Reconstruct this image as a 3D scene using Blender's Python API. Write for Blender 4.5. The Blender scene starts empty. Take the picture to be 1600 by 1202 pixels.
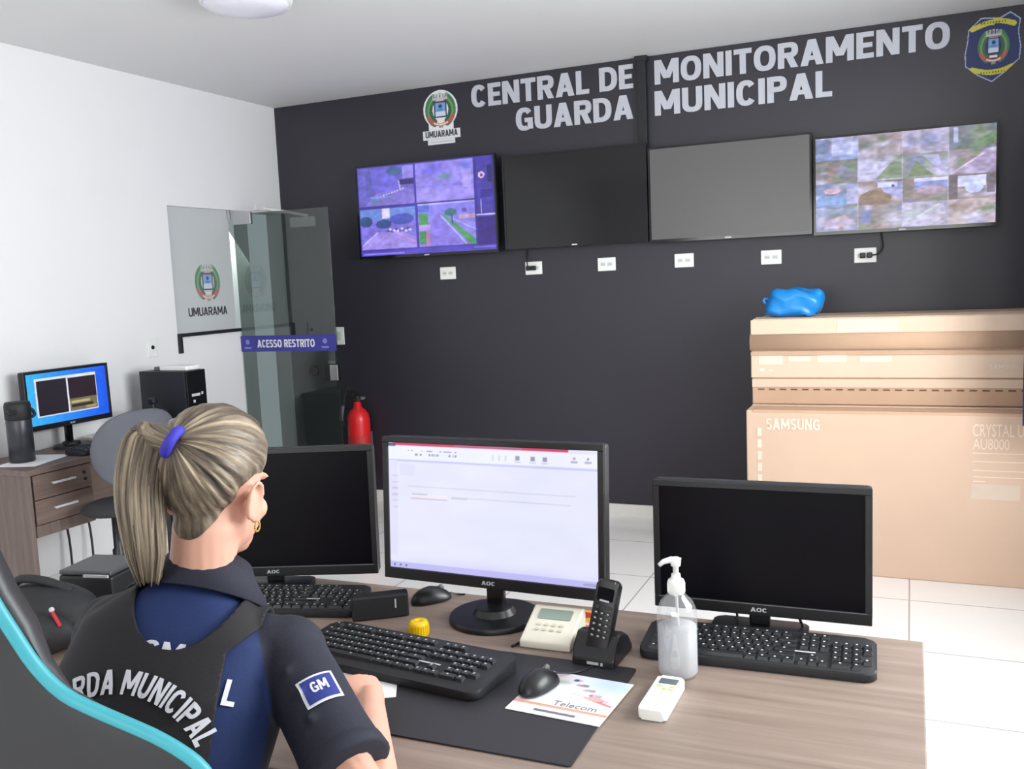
import bpy, bmesh, math, random
import numpy as np
from mathutils import Vector, Matrix, Quaternion
from mathutils.bvhtree import BVHTree
random.seed(4)
R = math.radians
SC = bpy.context.scene
COL = SC.collection

# ------------------------------------------------------------------ camera
FPX = 1443.77
CAM = Vector((4.1568, -5.5397, 1.5216))
CR = Vector((0.91809, 0.39402, -0.04309))
CU = Vector((-0.00519, 0.12065, 0.99268))
CW = Vector((-0.39633, 0.91115, -0.11282))
cd = bpy.data.cameras.new('camera')
cam = bpy.data.objects.new('camera', cd); COL.objects.link(cam)
mw = Matrix((CR, CU, -CW)).transposed().to_4x4(); mw.translation = CAM
cam.matrix_world = mw
cd.sensor_fit = 'HORIZONTAL'; cd.sensor_width = 36.0; cd.lens = FPX * 36 / 1600
cd.clip_start = 0.02
SC.camera = cam

# ------------------------------------------------------------------ world, lights, exposure
wd = bpy.data.worlds.new('daylight'); SC.world = wd; wd.use_nodes = True
bg = wd.node_tree.nodes['Background']
bg.inputs[0].default_value = (0.86, 0.92, 1.0, 1); bg.inputs[1].default_value = 1.0
VS = SC.view_settings
VS.view_transform = 'Standard'; VS.look = 'None'; VS.gamma = 1.0; VS.use_curve_mapping = False
VS.exposure = 0.25
SC.cycles.use_denoising = True
SC.cycles.max_bounces = 8; SC.cycles.diffuse_bounces = 4; SC.cycles.glossy_bounces = 4
SC.cycles.transparent_max_bounces = 12; SC.cycles.transmission_bounces = 6
SC.cycles.caustics_reflective = False; SC.cycles.caustics_refractive = False
SC.cycles.sample_clamp_indirect = 6.0

def area_light(name, loc, target, sx, sy, power, color=(1, 1, 1)):
    l = bpy.data.lights.new(name, 'AREA'); l.shape = 'RECTANGLE'; l.size = sx; l.size_y = sy
    l.energy = power; l.color = color
    o = bpy.data.objects.new(name, l); COL.objects.link(o)
    o.location = loc
    o.rotation_euler = (Vector(target) - Vector(loc)).to_track_quat('-Z', 'Y').to_euler()
    return o
# daylight entering by the window in the right wall and down the corridor, plus a fill light added behind the camera
area_light('window_daylight_right', (5.45, -2.9, 1.75), (0.0, -2.3, 1.45), 2.3, 1.25, 175, (0.97, 0.98, 1.0))
area_light('rear_fill_light', (3.1, -7.75, 1.75), (2.6, 0.0, 1.3), 3.6, 1.35, 95, (1.0, 0.985, 0.96))
area_light('corridor_daylight', (-1.1, 1.35, 2.1), (-1.0, 0.0, 0.9), 1.0, 0.9, 16, (0.95, 1.0, 0.97))

# ------------------------------------------------------------------ helpers
def at(px, py, axis, val):
    """the point on the plane coordinate[axis] = val that stands behind a pixel of the photograph"""
    d = CW + CR * ((px - 800) / FPX) - CU * ((py - 601) / FPX)
    return CAM + d * ((val - CAM[axis]) / d[axis])
def depth(px, py, t):
    return CAM + (CW + CR * ((px - 800) / FPX) - CU * ((py - 601) / FPX)) * t
def lin(c):
    c = c / 255.0
    return c / 12.92 if c <= 0.04045 else ((c + 0.055) / 1.055) ** 2.4
def C(r, g, b): return (lin(r), lin(g), lin(b), 1.0)
MATS = {}
def mat(name, col, rough=0.5, metal=0.0, var=0.06, nscale=14.0, bump=0.0, bscale=200.0, spec=0.5, emit=None, estr=0.0):
    m = bpy.data.materials.new(name); m.use_nodes = True
    nt = m.node_tree; b = nt.nodes['Principled BSDF']
    b.inputs['Roughness'].default_value = rough; b.inputs['Metallic'].default_value = metal
    b.inputs['Specular IOR Level'].default_value = spec
    tc = nt.nodes.new('ShaderNodeTexCoord')
    n = nt.nodes.new('ShaderNodeTexNoise'); n.inputs['Scale'].default_value = nscale; n.inputs['Detail'].default_value = 3
    nt.links.new(tc.outputs['Object'], n.inputs['Vector'])
    mx = nt.nodes.new('ShaderNodeMix'); mx.data_type = 'RGBA'
    mx.inputs[6].default_value = tuple(v * (1 - var) for v in col[:3]) + (1,)
    mx.inputs[7].default_value = tuple(min(1, v * (1 + var)) for v in col[:3]) + (1,)
    nt.links.new(n.outputs['Fac'], mx.inputs[0]); nt.links.new(mx.outputs[2], b.inputs['Base Color'])
    if bump:
        n2 = nt.nodes.new('ShaderNodeTexNoise'); n2.inputs['Scale'].default_value = bscale
        nt.links.new(tc.outputs['Object'], n2.inputs['Vector'])
        bp = nt.nodes.new('ShaderNodeBump'); bp.inputs['Strength'].default_value = bump; bp.inputs['Distance'].default_value = 0.002
        nt.links.new(n2.outputs['Fac'], bp.inputs['Height']); nt.links.new(bp.outputs['Normal'], b.inputs['Normal'])
    if emit:
        b.inputs['Emission Color'].default_value = emit; b.inputs['Emission Strength'].default_value = estr
    MATS[name] = m
    return m
def wood(name, c1, c2, axis):
    m = bpy.data.materials.new(name); m.use_nodes = True
    nt = m.node_tree; b = nt.nodes['Principled BSDF']; b.inputs['Roughness'].default_value = 0.42
    tc = nt.nodes.new('ShaderNodeTexCoord'); mp = nt.nodes.new('ShaderNodeMapping')
    s = [26.0, 26.0, 26.0]; s[axis] = 1.4
    mp.inputs['Scale'].default_value = s
    nt.links.new(tc.outputs['Object'], mp.inputs['Vector'])
    n = nt.nodes.new('ShaderNodeTexNoise'); n.inputs['Scale'].default_value = 1.6; n.inputs['Detail'].default_value = 6; n.inputs['Roughness'].default_value = 0.6
    nt.links.new(mp.outputs['Vector'], n.inputs['Vector'])
    cr = nt.nodes.new('ShaderNodeValToRGB')
    cr.color_ramp.elements[0].position = 0.3; cr.color_ramp.elements[0].color = c1
    cr.color_ramp.elements[1].position = 0.72; cr.color_ramp.elements[1].color = c2
    nt.links.new(n.outputs['Fac'], cr.inputs[0]); nt.links.new(cr.outputs[0], b.inputs['Base Color'])
    return m
def attr_mat(name, emit=0.0, rough=0.5):
    """colours come from the picture painted into the surface's colour attribute"""
    m = bpy.data.materials.new(name); m.use_nodes = True
    nt = m.node_tree; b = nt.nodes['Principled BSDF']; b.inputs['Roughness'].default_value = rough
    a = nt.nodes.new('ShaderNodeAttribute'); a.attribute_name = 'Col'
    if emit:
        b.inputs['Base Color'].default_value = (0.01, 0.01, 0.012, 1)
        nt.links.new(a.outputs['Color'], b.inputs['Emission Color']); b.inputs['Emission Strength'].default_value = emit
    else:
        nt.links.new(a.outputs['Color'], b.inputs['Base Color'])
    return m
def see_through(name, tint, rough, amount, gloss_col=(1, 1, 1, 1), diff=None, damt=0.0):
    """a pane: tinted see-through with a glossy face and, for film or gel, some milkiness"""
    m = bpy.data.materials.new(name); m.use_nodes = True
    nt = m.node_tree; nt.nodes.clear()
    out = nt.nodes.new('ShaderNodeOutputMaterial')
    t = nt.nodes.new('ShaderNodeBsdfTransparent'); t.inputs[0].default_value = tint
    g = nt.nodes.new('ShaderNodeBsdfGlossy'); g.inputs[0].default_value = gloss_col; g.inputs['Roughness'].default_value = rough
    mx = nt.nodes.new('ShaderNodeMixShader'); mx.inputs[0].default_value = amount
    nt.links.new(t.outputs[0], mx.inputs[1]); nt.links.new(g.outputs[0], mx.inputs[2])
    last = mx
    if diff:
        d = nt.nodes.new('ShaderNodeBsdfDiffuse'); d.inputs[0].default_value = diff
        m2 = nt.nodes.new('ShaderNodeMixShader'); m2.inputs[0].default_value = damt
        nt.links.new(mx.outputs[0], m2.inputs[1]); nt.links.new(d.outputs[0], m2.inputs[2]); last = m2
    nt.links.new(last.outputs[0], out.inputs[0])
    return m

def nb(): return bmesh.new()
def obj(name, bm, m, parent=None, smooth=False, loc=None, rot=None):
    me = bpy.data.meshes.new(name)
    if isinstance(bm, bmesh.types.BMesh):
        bmesh.ops.recalc_face_normals(bm, faces=bm.faces[:])
        bm.to_mesh(me); bm.free()
    else: me = bm
    o = bpy.data.objects.new(name, me); COL.objects.link(o)
    for x in (m if isinstance(m, (list, tuple)) else [m]): me.materials.append(x)
    if parent: o.parent = parent
    if loc is not None: o.location = loc
    if rot is not None: o.rotation_euler = rot
    if smooth:
        for p in me.polygons: p.use_smooth = True
    return o
def smooth_angle(o, ang=35):
    me = o.data
    for p in me.polygons: p.use_smooth = True
    bm = bmesh.new(); bm.from_mesh(me)
    for e in bm.edges:
        if len(e.link_faces) == 2 and e.calc_face_angle(0) > R(ang): e.smooth = False
    bm.to_mesh(me); bm.free()
    return o
def thing(name, label, cat, loc=(0, 0, 0), rotz=0.0, group=None):
    o = bpy.data.objects.new(name, None); COL.objects.link(o)
    o.empty_display_size = 0.1
    o.location = loc; o.rotation_euler = (0, 0, rotz)
    return tag(o, label, cat, group)
def tag(o, label, cat, group=None, kind=None):
    o['label'] = label; o['category'] = cat
    if group: o['group'] = group
    if kind: o['kind'] = kind
    return o
def struct(o, label=None):
    o['kind'] = 'structure'
    if label: o['label'] = label
    return o
def box(bm, c, s, bev=0.0, seg=2, rot=None, mi=0):
    r = bmesh.ops.create_cube(bm, size=1.0)
    vs = r['verts']
    for v in vs: v.co = Vector((v.co.x * s[0], v.co.y * s[1], v.co.z * s[2]))
    if bev > 0:
        es = list({e for v in vs for e in v.link_edges})
        g = bmesh.ops.bevel(bm, geom=es, offset=min(bev, min(s) * 0.49), segments=seg, profile=0.5, affect='EDGES')
        vs = list({v for f in g['faces'] for v in f.verts} | {v for v in vs if v.is_valid})
    M = Matrix.Translation(Vector(c))
    if rot is not None: M = M @ rot.to_4x4()
    for v in vs: v.co = M @ v.co
    for f in {f for v in vs for f in v.link_faces}: f.material_index = mi
    return vs
def b2(bm, lo, hi, bev=0.0, seg=2, mi=0):
    return box(bm, [(a + b) / 2 for a, b in zip(lo, hi)], [abs(b - a) for a, b in zip(lo, hi)], bev, seg, None, mi)
def lathe(bm, prof, c=(0, 0, 0), seg=28, rot=None, sx=1, sy=1):
    rings = []
    M = Matrix.Translation(Vector(c))
    if rot is not None: M = M @ rot.to_4x4()
    for r, z in prof:
        rings.append([bm.verts.new(M @ Vector((r * sx * math.cos(2 * math.pi * k / seg), r * sy * math.sin(2 * math.pi * k / seg), z))) for k in range(seg)])
    for a, b in zip(rings, rings[1:]):
        for k in range(seg): bm.faces.new((a[k], a[(k + 1) % seg], b[(k + 1) % seg], b[k]))
    bm.faces.new(rings[0][::-1]); bm.faces.new(rings[-1])
    return [v for r in rings for v in r]
def loft(bm, pts, rads, seg=14, ref=(0, 0, 1), cap=True, power=2.0):
    """closed tube through pts; rads entries r or (r_side, r_up)"""
    pts = [Vector(p) for p in pts]; n = len(pts); rings = []
    ref = Vector(ref)
    for i, p in enumerate(pts):
        t = (pts[min(i + 1, n - 1)] - pts[max(i - 1, 0)]).normalized()
        s = t.cross(ref)
        if s.length < 1e-4: s = t.orthogonal()
        s.normalize(); u = s.cross(t).normalized()
        ra, rb = rads[i] if isinstance(rads[i], (tuple, list)) else (rads[i], rads[i])
        ring = []
        for k in range(seg):
            a = 2 * math.pi * k / seg; ca, sa = math.cos(a), math.sin(a)
            ca = math.copysign(abs(ca) ** (2 / power), ca); sa = math.copysign(abs(sa) ** (2 / power), sa)
            ring.append(bm.verts.new(p + s * ra * ca + u * rb * sa))
        rings.append(ring)
    for a, b in zip(rings, rings[1:]):
        for k in range(seg): bm.faces.new((a[k], a[(k + 1) % seg], b[(k + 1) % seg], b[k]))
    if cap: bm.faces.new(rings[0][::-1]); bm.faces.new(rings[-1])
    return rings
def tube(bm, pts, r, seg=8, smooth_n=6):
    P = [Vector(p) for p in pts]
    if smooth_n > 1 and len(P) > 2:
        Q = []
        for i in range(len(P) - 1):
            p0, p1, p2, p3 = P[max(i - 1, 0)], P[i], P[i + 1], P[min(i + 2, len(P) - 1)]
            for k in range(smooth_n):
                t = k / smooth_n
                Q.append(0.5 * ((2 * p1) + (p2 - p0) * t + (2 * p0 - 5 * p1 + 4 * p2 - p3) * t * t + (3 * p1 - p0 - 3 * p2 + p3) * t ** 3))
        P = Q + [P[-1]]
    # parallel transport frames
    n = len(P); rings = []
    t0 = (P[1] - P[0]).normalized(); s = t0.orthogonal().normalized()
    for i, p in enumerate(P):
        t = (P[min(i + 1, n - 1)] - P[max(i - 1, 0)]).normalized()
        s = (s - t * s.dot(t)).normalized(); u = t.cross(s)
        rr = r[i * len(r) // n] if isinstance(r, (list, tuple)) else r
        rings.append([bm.verts.new(p + s * rr * math.cos(2 * math.pi * k / seg) + u * rr * math.sin(2 * math.pi * k / seg)) for k in range(seg)])
    for a, b in zip(rings, rings[1:]):
        for k in range(seg): bm.faces.new((a[k], a[(k + 1) % seg], b[(k + 1) % seg], b[k]))
    bm.faces.new(rings[0][::-1]); bm.faces.new(rings[-1])
def ball(bm, c, r, seg=16, rot=None):
    v = bmesh.ops.create_uvsphere(bm, u_segments=seg, v_segments=max(6, seg * 2 // 3), radius=1.0)['verts']
    rr = r if isinstance(r, (tuple, list)) else (r, r, r)
    M = Matrix.Translation(Vector(c)) @ (rot.to_4x4() if rot is not None else Matrix.Identity(4)) @ Matrix.Diagonal((*rr, 1))
    for x in v: x.co = M @ x.co
    return v
def prism(bm, outline, M, thick, bev=0.0):
    """outline (a, b) in the plane, extruded by thick along local z, placed by M"""
    lo = [bm.verts.new(M @ Vector((a, b, 0))) for a, b in outline]
    hi = [bm.verts.new(M @ Vector((a, b, thick))) for a, b in outline]
    n = len(lo)
    fs = [bm.faces.new(lo[::-1]), bm.faces.new(hi)]
    for k in range(n): fs.append(bm.faces.new((lo[k], lo[(k + 1) % n], hi[(k + 1) % n], hi[k])))
    if bev:
        es = [e for e in fs[1].edges] + [e for e in fs[0].edges]
        bmesh.ops.bevel(bm, geom=es, offset=bev, segments=2, profile=0.5, affect='EDGES')
def rrect(w, h, r, n=5, cx=0, cy=0):
    out = []
    for (sx, sy, a0) in ((1, 1, 0), (-1, 1, 90), (-1, -1, 180), (1, -1, 270)):
        for k in range(n + 1):
            a = R(a0 + 90 * k / n)
            out.append((cx + sx * (w / 2 - r) + r * math.cos(a), cy + sy * (h / 2 - r) + r * math.sin(a)))
    return out
DG = lambda: bpy.context.evaluated_depsgraph_get()
def text_mesh(s, w, h, extrude=0.0, bold=0.0, spacing=1.0):
    """letters as a mesh filling exactly w x h, lower left corner at the origin (z = thickness)"""
    cu = bpy.data.curves.new('lettering', 'FONT'); cu.body = s; cu.size = 1; cu.offset = bold
    cu.extrude = extrude; cu.space_character = spacing; cu.resolution_u = 3
    o = bpy.data.objects.new('lettering', cu); COL.objects.link(o)
    bpy.context.view_layer.update()
    me = bpy.data.meshes.new_from_object(o.evaluated_get(DG()))
    bpy.data.objects.remove(o); bpy.data.curves.remove(cu)
    a = np.array([v.co[:] for v in me.vertices]); lo = a.min(0); hi = a.max(0)
    for v in me.vertices:
        v.co.x = (v.co.x - lo[0]) / (hi[0] - lo[0]) * w; v.co.y = (v.co.y - lo[1]) / (hi[1] - lo[1]) * h; v.co.z -= lo[2]
    bm = bmesh.new(); bm.from_mesh(me); bpy.data.meshes.remove(me)
    return bm
# block capitals drawn as strokes: t is the stroke, every letter a list of flat pieces
def block_letter(ch, t=.21):
    P = []
    def rect(x0, y0, x1, y1): P.append([(x0, y0), (x1, y0), (x1, y1), (x0, y1)])
    def diag(x0, y0, x1, y1, k=1.12): P.append([(x0 - t * k / 2, y0), (x0 + t * k / 2, y0), (x1 + t * k / 2, y1), (x1 - t * k / 2, y1)])
    def arc(cx, cy, rx, ry, a0, a1, n=14, e=2.5):
        pts = []
        for k in range(n + 1):
            a = R(a0 + (a1 - a0) * k / n); c, s = math.cos(a), math.sin(a)
            f = (abs(c) ** e + abs(s) ** e) ** (-1 / e)
            pts.append(((cx + rx * f * c, cy + ry * f * s), (cx + (rx - t) * f * c, cy + (ry - t * .92) * f * s)))
        for (o0, i0), (o1, i1) in zip(pts, pts[1:]): P.append([i0, o0, o1, i1])
    w = {'M': .90, 'N': .72, 'C': .66, 'G': .70, 'O': .74, 'U': .70, 'R': .68, 'P': .64, 'D': .70, 'E': .55, 'T': .62, 'L': .52, 'I': t, 'S': .62, 'A': .76, ' ': .26}[ch]
    if ch == 'M': rect(0, 0, t, 1); rect(w - t, 0, w, 1); diag(t * .62, 1, w / 2, .22); diag(w - t * .62, 1, w / 2, .22)
    elif ch == 'N': rect(0, 0, t, 1); rect(w - t, 0, w, 1); diag(t * .6, 1, w - t * .6, 0)
    elif ch == 'C': arc(w / 2, .5, w / 2, .5, 38, 322)
    elif ch == 'G': arc(w / 2, .5, w / 2, .5, 38, 300); rect(w * .52, .36, w, .36 + t * .85); rect(w - t, .06, w, .5)
    elif ch == 'O': arc(w / 2, .5, w / 2, .5, 0, 360, 28)
    elif ch == 'U': rect(0, .34, t, 1); rect(w - t, .34, w, 1); arc(w / 2, .36, w / 2, .36, 180, 360)
    elif ch in 'RP':
        rect(0, 0, t, 1); arc(w - .29, .70, .29, .30, -90, 90); rect(t * .5, 1 - t * .92, w - .28, 1); rect(t * .5, .40, w - .28, .40 + t * .92)
        if ch == 'R': diag(w * .56, .45, w - t * .56, 0)
    elif ch == 'D': rect(0, 0, t, 1); arc(w - .42, .5, .42, .5, -90, 90); rect(t * .5, 0, w - .41, t * .92); rect(t * .5, 1 - t * .92, w - .41, 1)
    elif ch == 'E': rect(0, 0, t, 1); rect(0, 0, w, t * .9); rect(0, 1 - t * .9, w, 1); rect(0, .5 - t * .42, w * .92, .5 + t * .42)
    elif ch == 'T': rect(w / 2 - t / 2, 0, w / 2 + t / 2, 1); rect(0, 1 - t * .92, w, 1)
    elif ch == 'L': rect(0, 0, t, 1); rect(0, 0, w, t * .92)
    elif ch == 'I': rect(0, 0, t, 1)
    elif ch == 'S': arc(w / 2, .72, w / 2, .28, 30, 270); arc(w / 2, .28, w / 2, .28, -150, 90)
    elif ch == 'A': diag(t * .56, 0, w / 2 - t * .05, 1); diag(w - t * .56, 0, w / 2 + t * .05, 1); rect(w * .24, .20, w * .76, .20 + t * .8)
    return P, w
def block_text(s, w, h, thick=0.0, gap=.085, t=.21, separate=False):
    """bold capitals filling w x h, lower left at the origin; one bmesh, or one per letter"""
    x = 0; L = []
    for ch in s:
        P, lw = block_letter(ch, t)
        if P: L.append([[(px + x, py) for px, py in p] for p in P])
        x += lw + gap
    k = w / (x - gap); out = []
    for P in L:
        bm = bmesh.new()
        zs = h * .0035                                    # each stroke a hair prouder than the one before, so none coincide
        for n_, p in enumerate(P):
            z = (n_ % 9) * zs
            hi = [bm.verts.new((px * k, py * h, thick + z)) for px, py in p]; bm.faces.new(hi)
            if thick:
                lo = [bm.verts.new((px * k, py * h, 0)) for px, py in p]; m = len(p)
                for q in range(m): bm.faces.new((lo[q], lo[(q + 1) % m], hi[(q + 1) % m], hi[q]))
        out.append(bm)
    if separate: return out
    al = bmesh.new()
    for b in out:
        m_ = bpy.data.meshes.new('tmp'); b.to_mesh(m_); b.free(); al.from_mesh(m_); bpy.data.meshes.remove(m_)
    return al
def frame(o, x, y):
    """matrix with local x along x, local y along y, origin o"""
    x = Vector(x).normalized(); y = Vector(y); y = (y - x * y.dot(x)).normalized(); z = x.cross(y)
    M = Matrix((x, y, z)).transposed().to_4x4(); M.translation = Vector(o)
    return M
def letters(name, s, w, h, M, m, parent=None, extrude=0.001, bold=0.0, spacing=1.0):
    bm = block_text(s, w, h, max(extrude, .0003), .085, .21 if bold > .015 else .17) if bold else text_mesh(s, w, h, extrude, 0, spacing)
    bm.transform(M)
    return obj(name, bm, m, parent)

class Canvas:
    """a small painted picture; u to the right, v up, both 0..1"""
    def __init__(s, nx, ny, bgc=(0, 0, 0), aspect=1.0):
        s.nx, s.ny = nx, ny
        U, V = np.meshgrid((np.arange(nx) + .5) / nx, (np.arange(ny) + .5) / ny)
        s.U, s.V = U, V; s.asp = aspect
        s.a = np.zeros((ny, nx, 3)); s.a[:] = bgc; s.al = np.ones((ny, nx), bool)
    def put(s, m, c, k=1.0):
        mk = (m * k)[..., None] if m.dtype != bool else (m.astype(float) * k)[..., None]
        s.a = s.a * (1 - mk) + np.array(c, float) * mk
    def rect(s, a, b, c, d, col, k=1.0): s.put((s.U >= a) & (s.U <= c) & (s.V >= b) & (s.V <= d), col, k)
    def ell(s, cx, cy, rx, ry, col, k=1.0): s.put(((s.U - cx) / rx) ** 2 + ((s.V - cy) / ry) ** 2 <= 1, col, k)
    def soft(s, cx, cy, rx, ry, col, k=1.0): s.put(np.exp(-((s.U - cx) / rx) ** 2 - ((s.V - cy) / ry) ** 2), col, k)
    def inpoly(s, pts):
        ins = np.zeros(s.U.shape, bool); n = len(pts)
        for i in range(n):
            x0, y0 = pts[i]; x1, y1 = pts[(i + 1) % n]
            if y0 == y1: continue
            c = ((y0 > s.V) != (y1 > s.V)) & (s.U < (x1 - x0) * (s.V - y0) / (y1 - y0) + x0)
            ins ^= c
        return ins
    def poly(s, pts, col, k=1.0): s.put(s.inpoly(pts), col, k)
    def line(s, p, q, wd, col, k=1.0):
        px, py = p; dx, dy = q[0] - p[0], q[1] - p[1]
        t = np.clip(((s.U - px) * dx + (s.V - py) * dy) / (dx * dx + dy * dy + 1e-9), 0, 1)
        s.put(np.hypot(s.U - px - t * dx, s.V - py - t * dy) <= wd, col, k)
    def ring(s, cx, cy, rx, ry, a0, a1, wd, col):
        d = np.hypot((s.U - cx) / rx, (s.V - cy) / ry); an = np.degrees(np.arctan2((s.V - cy) / ry, (s.U - cx) / rx)) % 360
        s.put((abs(d - 1) < wd) & (an >= a0) & (an <= a1), col)
    def noise(s, amp, seed=0, cells=12):
        rg = np.random.RandomState(seed)
        g = rg.rand(cells + 2, cells + 2); x = s.U * cells; y = s.V * cells
        i = x.astype(int); j = y.astype(int); fx, fy = x - i, y - j
        n = g[j, i] * (1 - fx) * (1 - fy) + g[j, i + 1] * fx * (1 - fy) + g[j + 1, i] * (1 - fx) * fy + g[j + 1, i + 1] * fx * fy
        s.a = np.clip(s.a * (1 + (n[..., None] - .5) * 2 * amp), 0, 255)
    def mesh(s, name, w, h, M, m, parent=None):
        nx, ny = s.nx, s.ny
        idx = -np.ones((ny, nx), int); verts = []; cols = []
        l = np.clip(s.a, 0, 255) / 255.0
        l = np.where(l <= 0.04045, l / 12.92, ((l + 0.055) / 1.055) ** 2.4)
        for j in range(ny):
            for i in range(nx):
                if s.al[j, i]:
                    idx[j, i] = len(verts); verts.append(M @ Vector((i / (nx - 1) * w, j / (ny - 1) * h, 0))); cols.append((*l[j, i], 1.0))
        faces = []
        for j in range(ny - 1):
            for i in range(nx - 1):
                q = (idx[j, i], idx[j, i + 1], idx[j + 1, i + 1], idx[j + 1, i])
                if min(q) >= 0: faces.append(q)
        me = bpy.data.meshes.new(name); me.from_pydata([tuple(v) for v in verts], [], faces)
        ca = me.color_attributes.new('Col', 'FLOAT_COLOR', 'POINT')
        ca.data.foreach_set('color', np.array(cols, dtype=np.float32).ravel())
        return obj(name, me, m, parent)

def remesh(bm, voxel, smooth=4, name='tmp'):
    me = bpy.data.meshes.new(name); bm.to_mesh(me); bm.free()
    o = bpy.data.objects.new(name, me); COL.objects.link(o)
    md = o.modifiers.new('r', 'REMESH'); md.mode = 'VOXEL'; md.voxel_size = voxel; md.use_smooth_shade = True
    if smooth:
        s = o.modifiers.new('s', 'SMOOTH'); s.factor = 0.5; s.iterations = smooth
    bpy.context.view_layer.update()
    r = bpy.data.meshes.new_from_object(o.evaluated_get(DG()))
    bpy.data.objects.remove(o); bpy.data.meshes.remove(me)
    for p in r.polygons: p.use_smooth = True
    return r

# ------------------------------------------------------------------ materials
W_wall = mat('white_wall_paint', C(232, 231, 233), 0.6, var=0.015, nscale=3, bump=0.05, bscale=90)
W_ceil = mat('ceiling_paint', C(224, 223, 225), 0.75, var=0.01, nscale=2)
W_black = mat('black_wall_paint', C(43, 40, 50), 0.42, var=0.08, nscale=2.5, bump=0.06, bscale=60)
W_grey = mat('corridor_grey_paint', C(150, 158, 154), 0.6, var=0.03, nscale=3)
M_skirt = mat('skirting_tile', C(226, 222, 216), 0.25)
M_white = mat('white_plastic', C(236, 236, 234), 0.35)
M_offwhite = mat('cream_plastic', C(226, 220, 204), 0.4)
M_black = mat('black_plastic', C(18, 18, 22), 0.38)
M_blackm = mat('matte_black_plastic', C(23, 23, 28), 0.6)
M_key = mat('black_keycap', C(32, 33, 37), 0.45)
M_gloss = mat('black_gloss_plastic', C(14, 14, 17), 0.12)
M_scr = mat('dark_screen', C(9, 7, 14), 0.30, spec=0.12)
M_chrome = mat('brushed_metal', C(200, 200, 202), 0.28, metal=0.9)
M_grey = mat('grey_plastic', C(98, 98, 100), 0.5)
M_silver = mat('silver_mark', C(190, 190, 195), 0.4)
M_let = mat('white_lettering', C(216, 216, 224), 0.5)
M_sign = mat('grey_white_sign_lettering', C(186, 187, 197), 0.5)
M_card = mat('cardboard', C(206, 176, 154), 0.75, var=0.05, nscale=5)
M_card2 = mat('cardboard_light', C(216, 190, 168), 0.75, var=0.05, nscale=5)
M_card3 = mat('cardboard_brown', C(194, 160, 134), 0.8, var=0.06, nscale=6)
M_cardlet = mat('cardboard_white_print', C(226, 206, 190), 0.7)
M_tape = mat('packing_tape', C(224, 204, 182), 0.3)
M_red = mat('extinguisher_red', C(226, 36, 40), 0.3)
M_blue = mat('blue_plastic_bag', C(18, 128, 206), 0.3, var=0.12, nscale=30)
M_banner = mat('blue_film', C(52, 52, 140), 0.4)
M_bluecloth = mat('blue_cloth', C(24, 56, 128), 0.8)
M_yellow = mat('yellow_plastic', C(240, 196, 12), 0.35)
M_paper = mat('paper', C(240, 240, 242), 0.7)
M_deskw = wood('desk_wood', C(122, 105, 95), C(150, 132, 121), 0)
M_deskl = wood('side_desk_wood', C(96, 80, 74), C(124, 106, 98), 1)
M_deskz = wood('desk_panel_wood', C(92, 78, 72), C(120, 104, 98), 2)
M_mat = mat('desk_mat_vinyl', C(34, 33, 38), 0.55, bump=0.1, bscale=300)
M_fab = mat('grey_chair_fabric', C(90, 92, 101), 0.85, bump=0.15, bscale=400)
M_gpanel = mat('charcoal_leatherette', C(36, 36, 40), 0.5, bump=0.08, bscale=300)
M_gwing = mat('dark_grey_leatherette', C(42, 42, 46), 0.45, bump=0.08, bscale=300)
M_cyan = mat('cyan_piping', C(56, 152, 166), 0.45)
M_skin = mat('skin', C(216, 163, 142), 0.5, var=0.05, nscale=30)
M_navy = mat('navy_uniform_cloth', C(28, 30, 45), 0.8, var=0.1, nscale=20, bump=0.2, bscale=350)
M_royal = mat('blue_uniform_cloth', C(22, 50, 118), 0.75, var=0.12, nscale=16, bump=0.2, bscale=350)
M_vest = mat('black_vest_nylon', C(19, 16, 22), 0.75, var=0.1, nscale=24, bump=0.25, bscale=500)
M_bag = mat('black_backpack_nylon', C(30, 30, 34), 0.7, var=0.15, nscale=20, bump=0.3, bscale=250)
M_gold = mat('gold', C(214, 170, 96), 0.25, metal=1.0)
M_lcd = mat('lcd_glass', C(138, 152, 142), 0.2)
M_lcdd = mat('dark_lcd_glass', C(86, 96, 104), 0.2)
M_lime = mat('green_button', C(176, 214, 90), 0.4)
M_tie = mat('blue_scrunchie', C(52, 48, 168), 0.7)
M_purple = mat('purple_case', C(150, 92, 160), 0.5)
M_glass = see_through('window_glass', (0.95, 0.97, 0.96, 1), 0.02, 0.06)
M_door = see_through('tinted_door_glass', (0.52, 0.57, 0.55, 1), 0.03, 0.09, diff=C(60, 66, 66), damt=0.22)
M_frost = mat('frosted_glass_film', C(196, 199, 201), 0.35, var=0.01)
M_bottle = see_through('clear_bottle_plastic', (0.93, 0.94, 0.95, 1), 0.08, 0.10, diff=(0.8, 0.8, 0.82, 1), damt=0.10)
M_gel = see_through('sanitizer_gel', (0.86, 0.86, 0.88, 1), 0.2, 0.03, diff=(0.74, 0.74, 0.77, 1), damt=0.55)
M_pic = attr_mat('printed_picture', 0.0, 0.5)
M_tv = attr_mat('video_screen', 0.84, 0.25)
M_on = attr_mat('desktop_screen', 0.86, 0.3)
M_standby = mat('standby_screen', C(30, 30, 32), 0.3, emit=C(86, 84, 84), estr=0.92)

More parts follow.
